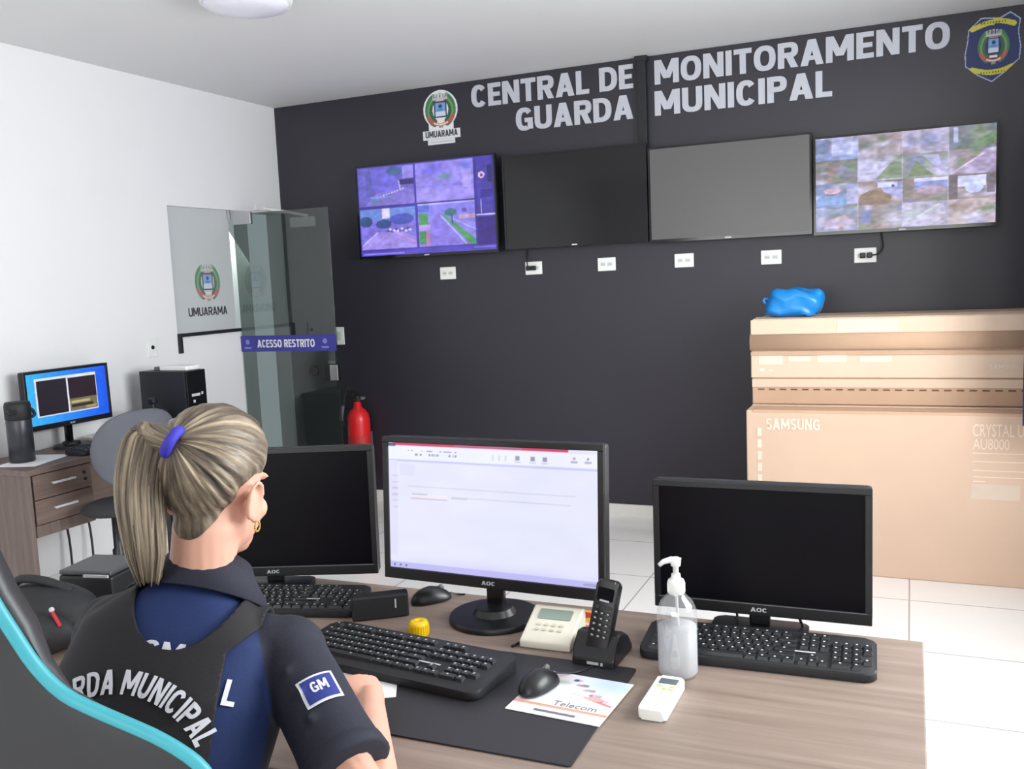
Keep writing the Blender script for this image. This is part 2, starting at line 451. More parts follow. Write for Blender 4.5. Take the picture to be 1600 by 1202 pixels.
def tile_mat():
    m = bpy.data.materials.new('floor_tile'); m.use_nodes = True
    nt = m.node_tree; b = nt.nodes['Principled BSDF']; b.inputs['Roughness'].default_value = 0.16
    tc = nt.nodes.new('ShaderNodeTexCoord'); mp = nt.nodes.new('ShaderNodeMapping')
    mp.inputs['Location'].default_value = (0.045, 1.131 + 0.59, 0)
    nt.links.new(tc.outputs['Object'], mp.inputs['Vector'])
    br = nt.nodes.new('ShaderNodeTexBrick'); br.offset = 0; br.squash = 1
    br.inputs['Scale'].default_value = 1; br.inputs['Brick Width'].default_value = 0.6; br.inputs['Row Height'].default_value = 0.59
    br.inputs['Mortar Size'].default_value = 0.0035; br.inputs['Bias'].default_value = 0
    br.inputs['Color1'].default_value = C(244, 240, 238); br.inputs['Color2'].default_value = C(241, 237, 235); br.inputs['Mortar'].default_value = C(176, 168, 166)
    nt.links.new(mp.outputs['Vector'], br.inputs['Vector']); nt.links.new(br.outputs['Color'], b.inputs['Base Color'])
    return m
M_floor = tile_mat()

# ------------------------------------------------------------------ the room
H = 2.8; XR = 5.2; YF = -7.5; T = 0.12
bm = nb(); b2(bm, (-T, YF - T, -0.1), (XR + T, T, 0)); struct(obj('floor', bm, M_floor))
bm = nb(); b2(bm, (-T, YF - T, H), (XR + T, T, H + 0.1)); struct(obj('ceiling', bm, W_ceil))
bm = nb(); b2(bm, (-T, 0, 0), (XR + T, T, H)); struct(obj('wall_back', bm, W_black))
def wall_with_holes(name, m, axis, p0, p1, a0, a1, holes):
    """wall slab between p0..p1 on axis, spanning a0..a1 along the other axis, with (lo, hi, zlo, zhi) openings"""
    bm = nb()
    def slab(u0, u1, z0, z1):
        if u1 - u0 < 1e-4 or z1 - z0 < 1e-4: return
        if axis == 0: b2(bm, (p0, u0, z0), (p1, u1, z1))
        else: b2(bm, (u0, p0, z0), (u1, p1, z1))
    u = a0
    for lo, hi, z0, z1 in sorted(holes):
        slab(u, lo, 0, H); slab(lo, hi, 0, z0); slab(lo, hi, z1, H); u = hi
    slab(u, a1, 0, H)
    return struct(obj(name, bm, m))
PY0, PY1 = -1.12, -0.535           # frosted side pane
wall_with_holes('wall_left', W_wall, 0, -T, 0.0, YF - T, 0.0, [(PY0, PY1, 1.275, 2.06), (PY1, -0.02, 0.0, 2.06)])
wall_with_holes('wall_right', W_wall, 0, XR, XR + T, YF - T, 0.0, [(-4.1, -1.7, 1.1, 2.4)])
wall_with_holes('wall_front', W_wall, 1, YF - T, YF, 0.0, XR, [(1.2, 5.0, 1.0, 2.4)])
bm = nb(); b2(bm, (0.0, -0.012, 0), (XR, 0, 0.075)); struct(obj('baseboard_back', bm, M_skirt))
bm = nb(); b2(bm, (0.0, YF, 0), (0.012, PY1, 0.075)); struct(obj('baseboard_left', bm, M_skirt))
bm = nb(); b2(bm, (XR - 0.012, YF, 0), (XR, -0.013, 0.075)); struct(obj('baseboard_right', bm, M_skirt))
def window(name, axis, p, a0, a1, z0, z1, n):
    bm = nb(); fr = 0.05
    def bar(u0, u1, w0, w1):
        if axis == 0: b2(bm, (p - 0.03, u0, w0), (p + 0.03, u1, w1), 0.004)
        else: b2(bm, (u0, p - 0.03, w0), (u1, p + 0.03, w1), 0.004)
    bar(a0, a1, z0, z0 + fr); bar(a0, a1, z1 - fr, z1)
    for k in range(n + 1):
        u = a0 + (a1 - a0 - fr) * k / n; bar(u, u + fr, z0 + fr, z1 - fr)
    f = struct(obj(name, bm, M_white))
    bm = nb()
    if axis == 0: b2(bm, (p - 0.003, a0 + fr / 2, z0 + fr / 2), (p + 0.003, a1 - fr / 2, z1 - fr / 2))
    else: b2(bm, (a0 + fr / 2, p - 0.003, z0 + fr / 2), (a1 - fr / 2, p + 0.003, z1 - fr / 2))
    obj('window_pane', bm, M_glass, f)
window('window_1', 0, XR + 0.06, -4.1, -1.7, 1.1, 2.4, 3)
window('window_added_rear', 1, YF - 0.06, 1.2, 5.0, 1.0, 2.4, 4)  # unseen window added behind the camera to let the fill light in
# corridor beyond the doorway
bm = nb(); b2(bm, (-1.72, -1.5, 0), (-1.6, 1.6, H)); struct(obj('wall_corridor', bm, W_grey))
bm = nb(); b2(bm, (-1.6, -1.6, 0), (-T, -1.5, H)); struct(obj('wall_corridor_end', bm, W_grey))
bm = nb(); b2(bm, (-1.72, -1.6, -0.1), (-T, 1.6, 0)); struct(obj('floor_corridor', bm, M_floor))
bm = nb(); b2(bm, (-1.72, -1.6, H), (-T, 1.6, H + 0.1)); struct(obj('ceiling_corridor', bm, W_ceil))
# frosted side pane of the entrance (film line and crest) with the black rail below
bm = nb(); b2(bm, (-0.045, PY0, 1.275), (-0.033, PY1, 2.06)); b2(bm, (-0.0325, PY0, 1.842), (-0.032, PY1, 1.852))
fp = struct(obj('window_3', bm, M_frost))
bm = nb(); b2(bm, (-0.04, PY1 - 0.014, 2.0), (-0.008, PY1 + 0.0, 2.06), 0.003)
obj('patch_fitting', bm, M_chrome, fp)
bm = nb(); b2(bm, (0.002, PY0 + 0.02, 1.255), (0.022, PY1 - 0.01, 1.277), 0.003); b2(bm, (0.002, PY0 - 0.005, 1.155), (0.022, PY0 + 0.02, 1.277), 0.003)
tag(obj('wall_rail', bm, M_blackm), 'thin black rail bent down at one end, under the frosted glass pane', 'rail')

# ------------------------------------------------------------------ coat of arms pictures
def coat(cv, x0, y0, x1, y1, bgc=None):
    X = lambda u: x0 + (x1 - x0) * u
    Y = lambda v: y0 + (y1 - y0) * v
    sx, sy = x1 - x0, y1 - y0
    for k in range(26):                                    # leafy branches either side
        a = R(118 + 124 * k / 25)
        for s in (1, -1):
            for q, col in ((0.43, (60, 120, 74)), (0.36, (110, 150, 96)), (0.30, (52, 96, 64))):
                cv.ell(X(0.5 + s * q * math.cos(a)), Y(0.5 + (q + .02) * math.sin(a)), sx * 0.055, sy * 0.035, col)
    for k in range(5):                                     # towers of the mural crown
        u = 0.3 + 0.1 * k
        cv.rect(X(u - .035), Y(.80), X(u + .035), Y(.95 - .02 * abs(k - 2)), (176, 176, 178))
        cv.rect(X(u - .012), Y(.84), X(u + .012), Y(.89), (96, 96, 104))
    cv.rect(X(.27), Y(.76), X(.73), Y(.82), (190, 188, 186))
    cv.rect(X(.36), Y(.725), X(.64), Y(.755), (206, 130, 140))
    cv.rect(X(.3), Y(.30), X(.7), Y(.72), (44, 52, 84))
    cv.rect(X(.34), Y(.34), X(.66), Y(.69), (120, 158, 208))
    cv.rect(X(.34), Y(.34), X(.66), Y(.46), (206, 216, 232))
    cv.ell(X(.5), Y(.60), sx * .06, sy * .05, (38, 60, 120)); cv.rect(X(.42), Y(.49), X(.58), Y(.52), (60, 96, 170))
    cv.rect(X(.38), Y(.20), X(.62), Y(.27), (236, 226, 206))
    cv.ring(X(.5), Y(.52), sx * .44, sy * .40, 205, 335, .10, (196, 74, 82))
    cv.ring(X(.5), Y(.52), sx * .44, sy * .40, 240, 300, .05, (236, 200, 196))
    cv.rect(X(.43), Y(.03), X(.57), Y(.10), (130, 150, 120))
def crest_sticker():
    cv = Canvas(90, 118, (228, 228, 232))
    U, V = cv.U, cv.V
    head = (((U - .5) / .46) ** 2 + ((V - .64) / .36) ** 2 <= 1)
    cv.al = head | ((V < .27) & (V > .09) & (U > .0) & (U < 1)) | ((V <= .09) & (U > .12) & (U < .86)) | ((V < .42) & (abs(U - .5) < .33))
    coat(cv, .08, .28, .92, .98)
    cv.rect(.0, .0, 1, .27, (222, 222, 226)); cv.rect(.2, .045, .8, .06, (186, 186, 192)); cv.rect(.12, .095, .9, .105, (196, 196, 200))
    return cv
M_dark_let = mat('dark_lettering', C(62, 62, 72), 0.6)
# white crest sticker with the town's name, left end of the sign
W0 = 0.275
t = thing('wall_crest', 'white bordered town crest with a leafy shield, left of the wall lettering', 'crest', (1.185, -0.001, 2.425))
Mw = frame((0, -0.0015, 0), (1, 0, 0), (0, 0, 1))
crest_sticker().mesh('crest_print', W0, 0.345, Mw, M_pic, t)
letters('lettering', 'UMUARAMA', W0 * .86, 0.042, frame((W0 * .07, -0.0022, 0.046), (1, 0, 0), (0, 0, 1)), M_dark_let, t, 0.0003, 0.02)
# blue police style badge, right end
cv = Canvas(104, 136, (26, 40, 92))
SH = [(.08, .80), (.30, .96), (.62, .93), (.80, 1.0), (.98, .88), (.95, .70), (.99, .48), (.97, .30), (.76, .15), (.5, .0), (.24, .12), (.03, .27), (.02, .45), (.06, .62)]
cv.al = cv.inpoly(SH)
for i in range(len(SH)): cv.line(SH[i], SH[(i + 1) % len(SH)], .022, (170, 178, 206))
coat(cv, .24, .25, .80, .80)
for k in range(21):
    u = .16 + .70 * k / 20
    cv.ell(u, .80 + .07 * math.sin(math.pi * k / 20) + .02 * (k > 10), .045, .038, (196, 190, 60))
    cv.ell(u, .215 - .065 * math.sin(math.pi * k / 20), .045, .038, (196, 190, 60))
for k in range(9): cv.rect(.30 + .05 * k, .855, .325 + .05 * k, .88, (104, 96, 40)); cv.rect(.30 + .05 * k, .14, .325 + .05 * k, .165, (104, 96, 40))
tag(cv.mesh('wall_badge', 0.268, 0.345, frame((4.40, -0.0025, 2.43), (1, 0, 0), (0, 0, 1)), M_pic), 'blue shield badge with yellow ribbons, right end of the wall lettering', 'badge')

def sign(s, x0, x1, z0, z1, label, bold=0.065):
    t = thing('wall_lettering', label, 'lettering', (x0, 0, z0), 0, 'white letters along the top of the black wall')
    for bm in block_text(s, x1 - x0, z1 - z0, 0.008, .075, .215, True):     # one mesh per letter
        bm.transform(frame((0, -0.0005, 0), (1, 0, 0), (0, 0, 1)))
        obj('letter', bm, M_sign, t)
sign('CENTRAL DE', 1.553, 2.625, 2.628, 2.768, 'white letters CENTRAL DE on the black wall left of the black conduit')
sign('GUARDA', 1.857, 2.620, 2.450, 2.592, 'white letters GUARDA on the black wall beneath CENTRAL DE')
sign('MONITORAMENTO', 2.755, 4.335, 2.630, 2.768, 'white letters MONITORAMENTO on the black wall right of the conduit')
sign('MUNICIPAL', 2.752, 3.750, 2.450, 2.592, 'white letters MUNICIPAL on the black wall beneath MONITORAMENTO')
bm = nb(); b2(bm, (2.655, -0.045, 1.75), (2.71, 0, H), 0.004); b2(bm, (2.645, -0.05, H - 0.03), (2.72, 0, H), 0.003)
tag(obj('cable_conduit', bm, M_blackm), 'black vertical cable conduit running from ceiling down behind the televisions', 'conduit')

# crest on the frosted pane
cv = Canvas(76, 84, (196, 199, 201)); coat(cv, .02, .02, .98, .98); cv.a = cv.a * .72 + np.array((196, 199, 201)) * .28
cv.al = (abs(cv.a - np.array((196, 199, 201))).sum(-1) > 6)
t = thing('pane_crest', 'printed town crest over dark letters UMUARAMA on the frosted pane', 'crest', (-0.032, -0.98, 1.37))
MX = frame((0.001, 0, 0), (0, 1, 0), (0, 0, 1))
cv.mesh('crest_print', 0.25, 0.27, frame((0.0012, 0.075, 0.085), (0, 1, 0), (0, 0, 1)), M_pic, t)
letters('lettering', 'UMUARAMA', 0.36, 0.055, frame((0.001, 0.005, 0.005), (0, 1, 0), (0, 0, 1)), M_dark_let, t, 0.0004, 0.015)

# ------------------------------------------------------------------ glass door, open at right angles to the left wall
DY = PY1
d = thing('glass_door', 'tinted glass door standing open in front of the black wall', 'door', (0.0, DY, 0))
bm = nb(); b2(bm, (0.012, -0.005, 0.02), (0.765, 0.005, 2.03), 0.001); obj('door_pane', bm, M_door, d)
bm = nb(); b2(bm, (0.012, -0.012, 1.96), (0.16, 0.012, 2.04), 0.004); obj('top_patch_fitting', bm, M_chrome, d)
bm = nb(); b2(bm, (0.012, -0.012, 0.012), (0.16, 0.012, 0.09), 0.004); obj('bottom_patch_fitting', bm, M_chrome, d)
bm = nb(); b2(bm, (0.66, -0.02, 0.92), (0.77, 0.02, 1.03), 0.006); lk = obj('lock', bm, M_black, d)
bm = nb(); lathe(bm, [(0.03, 0), (0.034, 0.006), (0.03, 0.014)], (0.58, -0.006, 0.985), 20, Matrix.Rotation(R(90), 3, 'X')); obj('door_knob', bm, M_blackm, d)
bm = nb(); b2(bm, (0.715, -0.026, 0.925), (0.775, -0.0205, 1.025), 0.002); obj('lock_plate', bm, M_chrome, lk)
bm = nb(); b2(bm, (0.005, -0.008, 1.115), (0.762, -0.0055, 1.222)); bn = obj('blue_strip', bm, M_banner, d)
letters('lettering', 'ACESSO RESTRITO', 0.46, 0.052, frame((0.14, -0.0088, 1.142), (1, 0, 0), (0, 0, 1)), M_let, bn, 0.0004, 0.02)
bm = nb()
for x in (0.06, 0.68):
    lathe(bm, [(0.017, 0), (0.017, 0.0006)], (x, -0.0085, 1.18), 16, Matrix.Rotation(R(90), 3, 'X')); b2(bm, (x - .028, -0.0092, 1.134), (x + .028, -0.0086, 1.146))
obj('crest_mark', bm, mat('pale_blue_mark', C(120, 124, 190), 0.5), bn)
# door closer above the leaf
bm = nb(); b2(bm, (0.10, -0.045, 1.955), (0.30, -0.013, 2.025), 0.006)
dc = tag(obj('door_closer', bm, M_white), 'white door closer with a folded arm at the top of the glass door', 'door closer')
bm = nb(); tube(bm, [(0.25, -0.03, 2.03), (0.14, -0.12, 2.06), (0.02, -0.20, 2.085), (0.006, -0.22, 2.09)], 0.010, 8, 1); obj('closer_arm', bm, M_white, dc)
bm = nb(); b2(bm, (0.001, -0.30, 2.07), (0.016, -0.19, 2.11), 0.004); obj('closer_bracket', bm, M_white, dc)

# ------------------------------------------------------------------ switches and outlets
def plate(name, label, cat, x, z, w, h, group=None, dark=False):
    t = thing(name, label, cat, (x, 0, z), 0, group)
    bm = nb(); box(bm, (0, -0.005, 0), (w, 0.01, h), 0.004); obj('face_plate', bm, M_white, t)
    return t
ol = [(700, 427, 'white double outlet plate under the camera-view television, leftmost of the row'),
      (834, 419, 'white outlet plate with a short black plug under the black television'),
      (948, 413, 'white empty outlet plate under the right end of the black television'),
      (1069, 407, 'white empty outlet plate under the left half of the grey television'),
      (1205, 402, 'white empty outlet plate under the right half of the grey television'),
      (1352, 399, 'white outlet plate with black plug and cord under the mosaic television')]
M_sock = mat('socket_grey', C(206, 206, 206), 0.5)
for i, (px, py, lb) in enumerate(ol):
    p = at(px, py, 1, -0.005)
    t = plate('wall_outlet', lb, 'outlet', p.x, p.z, 0.116, 0.082, 'outlets along the black wall')
    for sx in (-.022, .022):
        bm = nb(); prism(bm, rrect(.032, .022, .008), frame((sx, -0.010, 0), (1, 0, 0), (0, 0, 1)), .0025); s = obj('socket', bm, M_sock, t)
        if i not in (1, 5):
            bm = nb()
            for q in (-.008, 0, .008): lathe(bm, [(.002, 0), (.002, .0006)], (sx + q, -0.0126, 0), 8, Matrix.Rotation(R(90), 3, 'X'))
            obj('socket_hole', bm, M_grey, s)
def plug(x, z, cord, label):
    t = thing('power_plug', label, 'plug', (x, -0.013, z))
    bm = nb(); box(bm, (-.018, -.014, 0), (.028, .028, .03), .005); box(bm, (.018, -.014, 0), (.028, .028, .03), .005); obj('plug_body', bm, M_black, t)
    bm = nb(); tube(bm, cord, .0045, 8); obj('cord', bm, M_black, t)
p = at(834, 419, 1, -.005); plug(p.x - .01, p.z, [(-.02, -.02, .012), (-.024, -.02, .05), (-.03, -.0, .10), (-.03, .005, .16)], 'short black power plug in the outlet under the black television')
p = at(1352, 399, 1, -.005); plug(p.x + .005, p.z, [(.03, -.02, 0), (.06, -.02, .005), (.085, -.012, .04), (.08, -.004, .1), (.07, 0.0, .16)], 'black power plug and curved cord under the mosaic television')
p = at(531, 525, 1, -.005); t = plate('light_switch', 'white tall switch plate on the black wall beside the glass door', 'switch', p.x, p.z, .075, .125)
bm = nb(); box(bm, (0, -.012, 0), (.03, .006, .06), .002); obj('rocker', bm, M_sock, t)
p = at(519, 574, 1, -.005); t = plate('light_switch', 'small white switch plate low behind the edge of glass door', 'switch', p.x, p.z, .06, .095)
bm = nb(); box(bm, (0, -.012, 0), (.024, .006, .05), .002); obj('rocker', bm, M_sock, t)
p = at(238, 543, 0, .005); t = thing('cable_outlet', 'small white wall plate with a black cable hole on the white wall', 'outlet', (0, p.y, p.z))
bm = nb(); box(bm, (.004, 0, 0), (.008, .075, .115), .003); obj('face_plate', bm, M_white, t)
bm = nb(); lathe(bm, [(.012, 0), (.012, .004)], (.008, 0, 0), 14, Matrix.Rotation(R(90), 3, 'Y')); obj('cable_hole', bm, M_black, t)

# ------------------------------------------------------------------ televisions
def television(label, x0, x1, z0, z1, yf, scr, canvas=None, smat=None):
    w, h = x1 - x0, z1 - z0; bz = .012
    t = thing('television', label, 'television', ((x0 + x1) / 2, yf, z0), 0, 'televisions on the black wall')
    bm = nb(); b2(bm, (-w / 2, 0.0, 0), (w / 2, .028, h), .004); b2(bm, (-w * .36, .028, h * .12), (w * .36, .055, h * .75), .01); obj('casing', bm, M_black, t)
    bm = nb(); b2(bm, (-.18, .055, h * .3), (.18, -yf, h * .62), .002); obj('wall_mount', bm, M_blackm, t)
    bm = nb()
    b2(bm, (-w / 2, -.006, 0), (w / 2, 0, bz + .006)); b2(bm, (-w / 2, -.006, h - bz), (w / 2, 0, h)); b2(bm, (-w / 2, -.006, bz + .006), (-w / 2 + bz, 0, h - bz)); b2(bm, (w / 2 - bz, -.006, bz + .006), (w / 2, 0, h - bz))
    obj('bezel', bm, M_gloss, t)
    if canvas: canvas.mesh('screen', w - 2 * bz, h - 2 * bz - .006, frame((-w / 2 + bz, -.002, bz + .006), (1, 0, 0), (0, 0, 1)), M_tv, t)
    else:
        bm = nb(); b2(bm, (-w / 2 + bz, -.003, bz + .006), (w / 2 - bz, 0, h - bz)); obj('screen', bm, smat, t)
    bm = nb(); b2(bm, (-.018, -.0075, .004), (.018, -.006, .012)); obj('maker_mark', bm, M_silver, t)
    return t
# purple four-way camera view
cv = Canvas(208, 118, (120, 110, 214))
def view(u0, v0, u1, v1, base):
    cv.rect(u0, v0, u1, v1, base)
    return (lambda u: u0 + (u1 - u0) * u), (lambda v: v0 + (v1 - v0) * v)
cv.rect(0, 0, 1, 1, (70, 60, 168))
X, Y = view(.01, .56, .43, .985, (104, 98, 196))
cv.poly([(X(.1), Y(.0)), (X(1), Y(.0)), (X(1), Y(.36)), (X(.75), Y(.45)), (X(.3), Y(.3))], (130, 116, 214))
cv.poly([(X(.28), Y(.35)), (X(.22), Y(.95)), (X(.55), Y(.9)), (X(.75), Y(.6)), (X(.7), Y(.4))], (112, 104, 220))
cv.ell(X(.66), Y(.86), .06, .05, (70, 96, 150)); cv.rect(X(.74), Y(.5), X(1), Y(.64), (54, 44, 110)); cv.ell(X(.3), Y(.12), .05, .02, (84, 128, 160)); cv.rect(X(.14), Y(.25), X(.24), Y(.9), (92, 92, 182))
for k in range(9): cv.ell(X(.4 + .05 * k), Y(.24 + .02 * k), .006, .009, (196, 196, 244))
cv.rect(X(.2), Y(.2), X(.6), Y(.24), (140, 150, 226)); cv.line((X(.75), Y(.4)), (X(.73), Y(.6)), .004, (190, 186, 244)); cv.rect(X(.8), Y(.66), X(1), Y(.98), (150, 138, 236))
X, Y = view(.44, .56, .855, .985, (150, 138, 236))
cv.soft(X(.3), Y(.8), .08, .06, (112, 100, 222)); cv.rect(X(.0), Y(.36), X(.8), Y(.42), (134, 124, 226)); cv.soft(X(.5), Y(.62), .05, .03, (112, 150, 176)); cv.rect(X(.8), Y(.3), X(.97), Y(.75), (176, 160, 248)); cv.rect(X(.0), Y(.03), X(1), Y(.3), (158, 142, 240)); cv.soft(X(.88), Y(.85), .04, .04, (110, 120, 226)); cv.soft(X(.2), Y(.15), .1, .05, (172, 158, 250))
X, Y = view(.01, .075, .43, .525, (128, 116, 222))
cv.rect(X(0), Y(.72), X(1), Y(1), (110, 140, 220)); cv.rect(X(.4), Y(.76), X(.54), Y(1), (214, 208, 252)); cv.ell(X(.1), Y(.7), .05, .06, (58, 84, 130)); cv.ell(X(.42), Y(.62), .06, .05, (60, 80, 140)); cv.ell(X(.75), Y(.72), .09, .06, (76, 86, 190))
cv.poly([(X(0), Y(0)), (X(1), Y(0)), (X(1), Y(.25)), (X(.72), Y(.42)), (X(.3), Y(.42)), (X(.05), Y(.2))], (160, 142, 230))
for k in range(12): cv.ell(X(.5 + .035 * k), Y(.45 + .03 * math.sin(k * 2)), .012, .014, (216, 204, 250) if k % 2 else (80, 76, 160))
cv.line((X(.6), Y(.42)), (X(.98), Y(.14)), .006, (198, 150, 236)); cv.line((X(.3), Y(.42)), (X(.02), Y(.1)), .006, (196, 182, 250))
X, Y = view(.445, .075, .855, .545, (142, 134, 230))
cv.rect(X(0), Y(.7), X(1), Y(1), (136, 128, 236)); cv.rect(X(.0), Y(.8), X(.2), Y(.95), (92, 110, 210))
cv.poly([(X(.1), Y(0)), (X(.3), Y(.75)), (X(.42), Y(.75)), (X(.9), Y(0))], (140, 124, 232)); cv.rect(X(.02), Y(.05), X(.14), Y(.36), (76, 146, 92)); cv.rect(X(.02), Y(.5), X(.18), Y(.78), (76, 150, 92)); cv.rect(X(.02), Y(.38), X(.22), Y(.5), (176, 150, 226)); cv.rect(X(.14), Y(0), X(.2), Y(.36), (190, 128, 190))
cv.poly([(X(.42), Y(.72)), (X(.46), Y(.72)), (X(1), Y(.12)), (X(1), Y(.0)), (X(.9), Y(.02))], (76, 156, 96)); cv.line((X(.4), Y(.7)), (X(.84), Y(.02)), .005, (186, 190, 240)); cv.ell(X(.58), Y(.76), .045, .04, (66, 122, 130)); cv.line((X(.6), Y(.7)), (X(.6), Y(.5)), .005, (60, 70, 140))
cv.rect(X(.72), Y(.6), X(1), Y(.68), (190, 160, 200)); cv.rect(X(.0), Y(.96), X(1), Y(1), (180, 176, 250)); cv.rect(X(.78), Y(.74), X(.86), Y(.84), (96, 84, 170)); cv.line((X(.62), Y(.6)), (X(1), Y(.34)), .004, (190, 180, 246))
cv.rect(.86, .02, 1, 1, (58, 46, 150)); cv.rect(.875, .3, .98, .99, (72, 60, 170)); cv.ell(.91, .80, .022, .035, (236, 206, 240)); cv.ell(.912, .795, .010, .018, (90, 60, 150)); cv.rect(.95, .72, .985, .9, (40, 30, 110)); cv.rect(.90, .56, .98, .64, (52, 40, 140)); cv.rect(.90, .38, .906, .54, (190, 180, 250)); cv.rect(.865, .375, 1, .392, (196, 186, 252)); cv.rect(.87, .06, 1, .36, (52, 28, 128))
cv.rect(0, .545, .86, .557, (60, 50, 150)); cv.rect(0, .0, 1, .06, (84, 70, 196)); cv.rect(.02, .015, .33, .035, (150, 140, 244)); cv.rect(.84, .03, .99, .045, (150, 140, 244)); cv.rect(.43, .05, .44, .99, (70, 58, 170))
cv.noise(.10, 3, 40); cv.noise(.08, 5, 18)
television('lit purple television showing four street camera views', .722, 1.752, 1.700, 2.318, -.125, None, cv)
television('switched off black television between the purple one and the conduit', 1.782, 2.714, 1.712, 2.292, -.085, None, None, M_gloss)
television('plain grey blank television, right of the conduit', 2.722, 3.648, 1.702, 2.258, -.085, None, None, M_standby)
# mosaic of sixteen cameras
cv = Canvas(208, 120, (150, 146, 160))
random.seed(11)
rows = [(.0, .255), (.26, .505), (.51, .755), (.76, 1.0)]; cols = [(.0, .245), (.25, .495), (.5, .745), (.75, 1.0)]
pal = [[(150, 148, 172), (150, 138, 124), (172, 166, 176), (196, 176, 156)],
       [(120, 144, 176), (138, 112, 82), (150, 128, 112), (148, 120, 104)],
       [(126, 124, 108), (182, 178, 190), (146, 150, 130), (158, 138, 132)],
       [(140, 160, 196), (176, 160, 152), (186, 172, 176), (128, 130, 134)]]
for j, (v0, v1) in enumerate(rows):
    for i, (u0, u1) in enumerate(cols):
        cv.rect(u0, v0, u1, v1, pal[j][i])
        for k in range(7):
            c = random.choice([(226, 222, 236), (206, 196, 200), (96, 116, 84), (120, 150, 86), (122, 132, 170), (168, 130, 112), (214, 206, 220)])
            cu, cw = random.uniform(u0, u1), random.uniform(v0, v1)
            m = np.exp(-((cv.U - cu) / random.uniform(.02, .07)) ** 2 - ((cv.V - cw) / random.uniform(.02, .08)) ** 2) * ((cv.U > u0) & (cv.U < u1) & (cv.V > v0) & (cv.V < v1))
            cv.put(m, c, .8)
def cell(i, j): return (lambda u: cols[i][0] + .245 * u), (lambda v: rows[j][0] + .245 * v)
X, Y = cell(1, 2); cv.poly([(X(.4), Y(.05)), (X(1), Y(.05)), (X(1), Y(.8)), (X(.75), Y(.7))], (126, 150, 92), .9); cv.poly([(X(0), Y(.9)), (X(.7), Y(.75)), (X(.4), Y(.1)), (X(0), Y(.1))], (208, 202, 222), .8)
X, Y = cell(2, 2); cv.poly([(X(.1), Y(.05)), (X(.7), Y(.05)), (X(.3), Y(.7))], (116, 140, 78), .9); cv.poly([(X(.45), Y(.9)), (X(.8), Y(.9)), (X(.9), Y(.1))], (184, 184, 216), .8)
X, Y = cell(3, 2); cv.poly([(X(.05), Y(.05)), (X(.8), Y(.95)), (X(1), Y(.7)), (X(1), Y(.05))], (186, 166, 188), .9); cv.line((X(.05), Y(.05)), (X(.75), Y(.8)), .006, (236, 206, 216))
X, Y = cell(3, 3); cv.poly([(X(.4), Y(.1)), (X(1), Y(.1)), (X(1), Y(.7))], (110, 150, 84), .9); cv.rect(X(.1), Y(.3), X(.2), Y(.9), (180, 190, 206))
X, Y = cell(0, 3); cv.rect(X(.0), Y(.3), X(.35), Y(.9), (108, 128, 160), .8); cv.rect(X(.4), Y(.2), X(.9), Y(.95), (202, 212, 244), .6)
X, Y = cell(0, 1); cv.rect(X(.05), Y(.1), X(.75), Y(.5), (120, 164, 206), .9); cv.ell(X(.4), Y(.7), .05, .03, (226, 170, 176)); cv.rect(X(.75), Y(.1), X(1), Y(.95), (186, 178, 214), .8)
X, Y = cell(1, 1); cv.ell(X(.4), Y(.3), .09, .08, (146, 112, 72)); cv.poly([(X(.4), Y(1)), (X(1), Y(.9)), (X(1), Y(.2)), (X(.6), Y(.5))], (166, 170, 220), .9); cv.rect(X(.45), Y(.72), X(.9), Y(.9), (216, 220, 246)); cv.ell(X(.8), Y(.75), .01, .015, (60, 60, 110))
X, Y = cell(2, 1); cv.rect(X(.25), Y(.55), X(1), Y(.97), (140, 150, 206), .9); cv.rect(X(.25), Y(.86), X(1), Y(.98), (224, 228, 244)); cv.poly([(X(.3), Y(.4)), (X(.6), Y(.25)), (X(.9), Y(.35)), (X(.9), Y(.6)), (X(.4), Y(.6))], (176, 146, 152), .9)
X, Y = cell(3, 1); cv.rect(X(0), Y(0), X(.2), Y(1), (110, 92, 90), .9); cv.rect(X(.2), Y(.5), X(.8), Y(.95), (232, 236, 246)); cv.ell(X(.55), Y(.5), .05, .07, (206, 218, 236)); cv.rect(X(.82), Y(.2), X(1), Y(.95), (118, 104, 104), .8)
X, Y = cell(0, 0); cv.poly([(X(.2), Y(.1)), (X(1), Y(.3)), (X(.7), Y(.7)), (X(.3), Y(.5))], (206, 176, 188), .8); cv.rect(X(0), Y(.75), X(1), Y(1), (150, 170, 196), .8)
X, Y = cell(2, 0); cv.poly([(X(0), Y(.1)), (X(.9), Y(.95)), (X(1), Y(.4)), (X(.6), Y(.05))], (206, 198, 206), .8); cv.line((X(.1), Y(.2)), (X(.8), Y(.9)), .01, (196, 206, 184))
X, Y = cell(1, 0); cv.rect(X(.05), Y(.3), X(.3), Y(.85), (116, 130, 190), .9)
for u, v in rows[1:]: cv.rect(0, u - .004, 1, u + .002, (128, 124, 120))
for u, v in cols[1:]: cv.rect(u - .004, 0, u + .002, 1, (200, 200, 206), .7)
cv.noise(.16, 8, 46); cv.noise(.10, 9, 20); cv.a = np.clip((cv.a * .8 + cv.a.mean(-1, keepdims=True) * .2) * np.array((.95, .95, 1.08)), 0, 255)
television('lit television showing a mosaic of many camera views, right end', 3.656, 4.566, 1.692, 2.226, -.085, None, cv)

